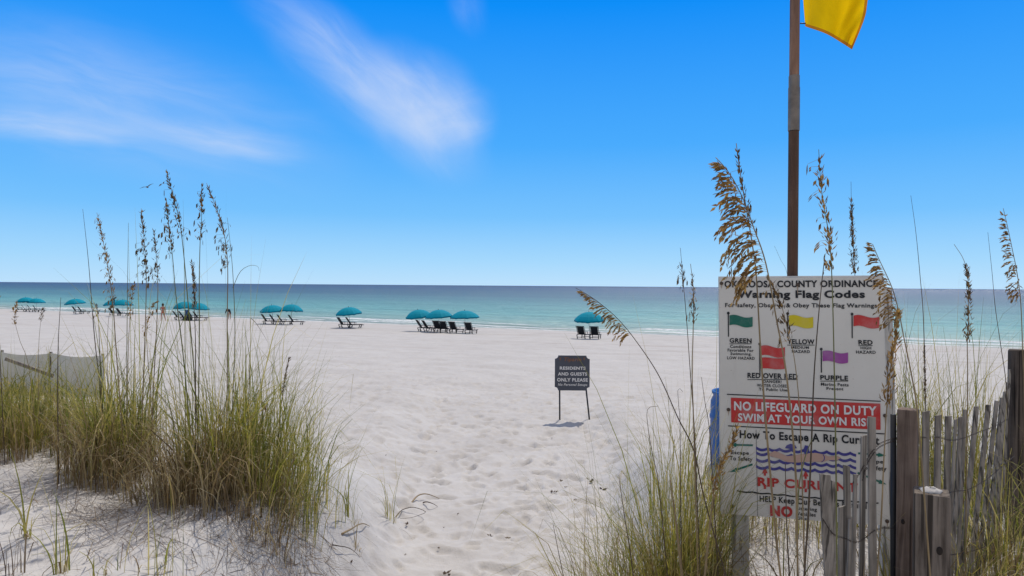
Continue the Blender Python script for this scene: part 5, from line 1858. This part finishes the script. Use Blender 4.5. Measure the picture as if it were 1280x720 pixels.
person('woman in a coral two piece swimsuit standing with legs apart near the umbrellas', on_ground(203.5, 401), R(200), 1.70,
       dict(knL=(-.17, .04, .47), anL=(-.24, .0, .08), toL=(-.28, .12, .03), knR=(.14, .0, .47), anR=(.16, -.08, .08), toR=(.17, .06, .03), elR=(.24, .04, 1.12), wrR=(.12, .14, 1.02), haR=(.06, .15, 1.02)), True, False)
person('person in a dark long sleeved top bending forward at the water edge', on_ground(287, 399.2), R(170), 1.55,
       dict(belly=(0, .06, 1.04), chest=(0, .22, 1.16), neck=(0, .36, 1.22), head0=(0, .43, 1.22), head1=(0, .53, 1.24), shL=(-.17, .30, 1.18), elL=(-.32, .34, .94), wrL=(-.38, .36, .68), haL=(-.38, .37, .60),
            shR=(.17, .30, 1.18), elR=(.30, .34, .96), wrR=(.36, .36, .72), haR=(.36, .37, .64), knL=(-.12, .06, .47), knR=(.12, .05, .47)), False, True)

# ------------------------------------------------------------------ bird
bp = P(184, 234, 70)
mb = MB()
pth = [(-0.34, 0), (-0.22, .03), (0, .0), (.2, .02), (.30, .02), (.36, 0)]
mb.tube([Vector((x, 0, z)) for x, z in pth], [0.012, .05, .085, .06, .05, .008], 8)
for s, (ex, ez) in ((-1, (-.16, 0.0)), (1, (.10, 0.42))):
    root_a, root_b = Vector((.12, 0, .03)), Vector((-.1, 0, .03))
    mid_a, mid_b = Vector((.16, s * .33, .16)), Vector((-.06, s * .33, .16))
    tip = Vector((-.06, s * .78, .10 if s > 0 else .14))
    mb.add([root_a, root_b, mid_b, mid_a, tip, root_a - Vector((0, 0, .02)), root_b - Vector((0, 0, .02)), mid_b - Vector((0, 0, .015)), mid_a - Vector((0, 0, .015))],
           [(0, 1, 2, 3), (3, 2, 4), (5, 8, 7, 6), (8, 4, 7), (0, 3, 8, 5), (1, 6, 7, 2), (3, 4, 8), (2, 7, 4)])
bd = mb.build('seabird', simple_mat('grey_feathers', (0.12, 0.12, 0.13), 0.7))
bd.location = bp
bd.rotation_euler = (R(-22), R(0), R(100))
tag(bd, 'small grey seabird gliding above the left dune stalks', 'bird')

# ------------------------------------------------------------------ dry stalks and dark bits on the sand
def lying(name, lab, cat, pts, r, mat='stem_tan', group=None):
    G = [on_ground(px, py) for px, py in pts]
    base = G[0]
    n = 16
    path = bez(G, n)
    path = [Vector((p.x, p.y, gz(p.x, p.y) + 0.012 + 0.05 * math.sin(math.pi * i / (n - 1)))) for i, p in enumerate(path)]
    m = MB()
    m.tube(path, [r * (1.2 - 0.9 * i / n) for i in range(n)], 5)
    o = m.build(name, M[mat], None, True, base)
    o.location = base
    return tag(o, lab, cat, group)


G_ = 'dry stalks lying on the path'
lying('dry_stalk', 'curved golden dry stalk lying farthest out on the path sand', 'stalk', [(513, 632), (522, 627), (534, 624.5), (549, 625)], .008, 'stem_tan', G_)
lying('dry_stalk', 'short dark dry stalk just below the curved golden one', 'stalk', [(529, 630), (537, 636), (547, 635)], .006, 'stem_dark', G_)
lying('dry_stalk', 'looped brown dry stalk beside the fan shaped sprig', 'stalk', [(493, 650), (503, 643), (517, 642), (532, 648), (520, 651), (500, 650)], .004, 'stem_dark', G_)
lying('dry_stalk', 'thick brown folded leaf lying by the dying sprig', 'stalk', [(427, 671), (440, 671), (452, 664), (462, 660)], .007, 'stem_tan', G_)
lying('dry_stalk', 'long thin dark twig lying at the dune foot', 'stalk', [(415, 684), (424, 693), (438, 696), (450, 699)], .004, 'stem_dark', G_)


def seaweed():
    m = MB()
    spots_ = [(701, 602, 1.6), (707, 609, 1.2), (711, 611, 1.0), (741, 602, 2.6), (747, 611, 1.6), (753, 612, 1.8), (693, 616, 1.7), (719, 625, 1.2), (725, 625, 1.0), (510, 656, 1.5), (612, 671, 1.4), (636, 674, 1.4),
              (548, 686, .9), (558, 718, 2.2), (438, 705, 1.6), (690, 548, 0.9), (481, 570, 1.0), (545, 565, .8), (656, 464, .8), (660, 521, .8), (470, 672, .8), (572, 644, .7), (555, 660, .6), (506, 694, .7), (596, 553, .6), (735, 600, 1.4)]
    for px, py, s in spots_:
        p = on_ground(px, py)
        for q in range(4):
            d = Vector((random.gauss(0, 1), random.gauss(0, 1), random.uniform(0.1, .6)))
            m.spindle(p + Vector((random.gauss(0, .006 * s), random.gauss(0, .006 * s), 0.004)), d, .022 * s * random.uniform(.6, 1.3), .012 * s, .009 * s)
    tag(m.build('beach_litter', M['root']), 'dark bits of seaweed and bark scattered on the path sand', 'litter', kind='stuff')


seaweed()
bpy.context.view_layer.update()
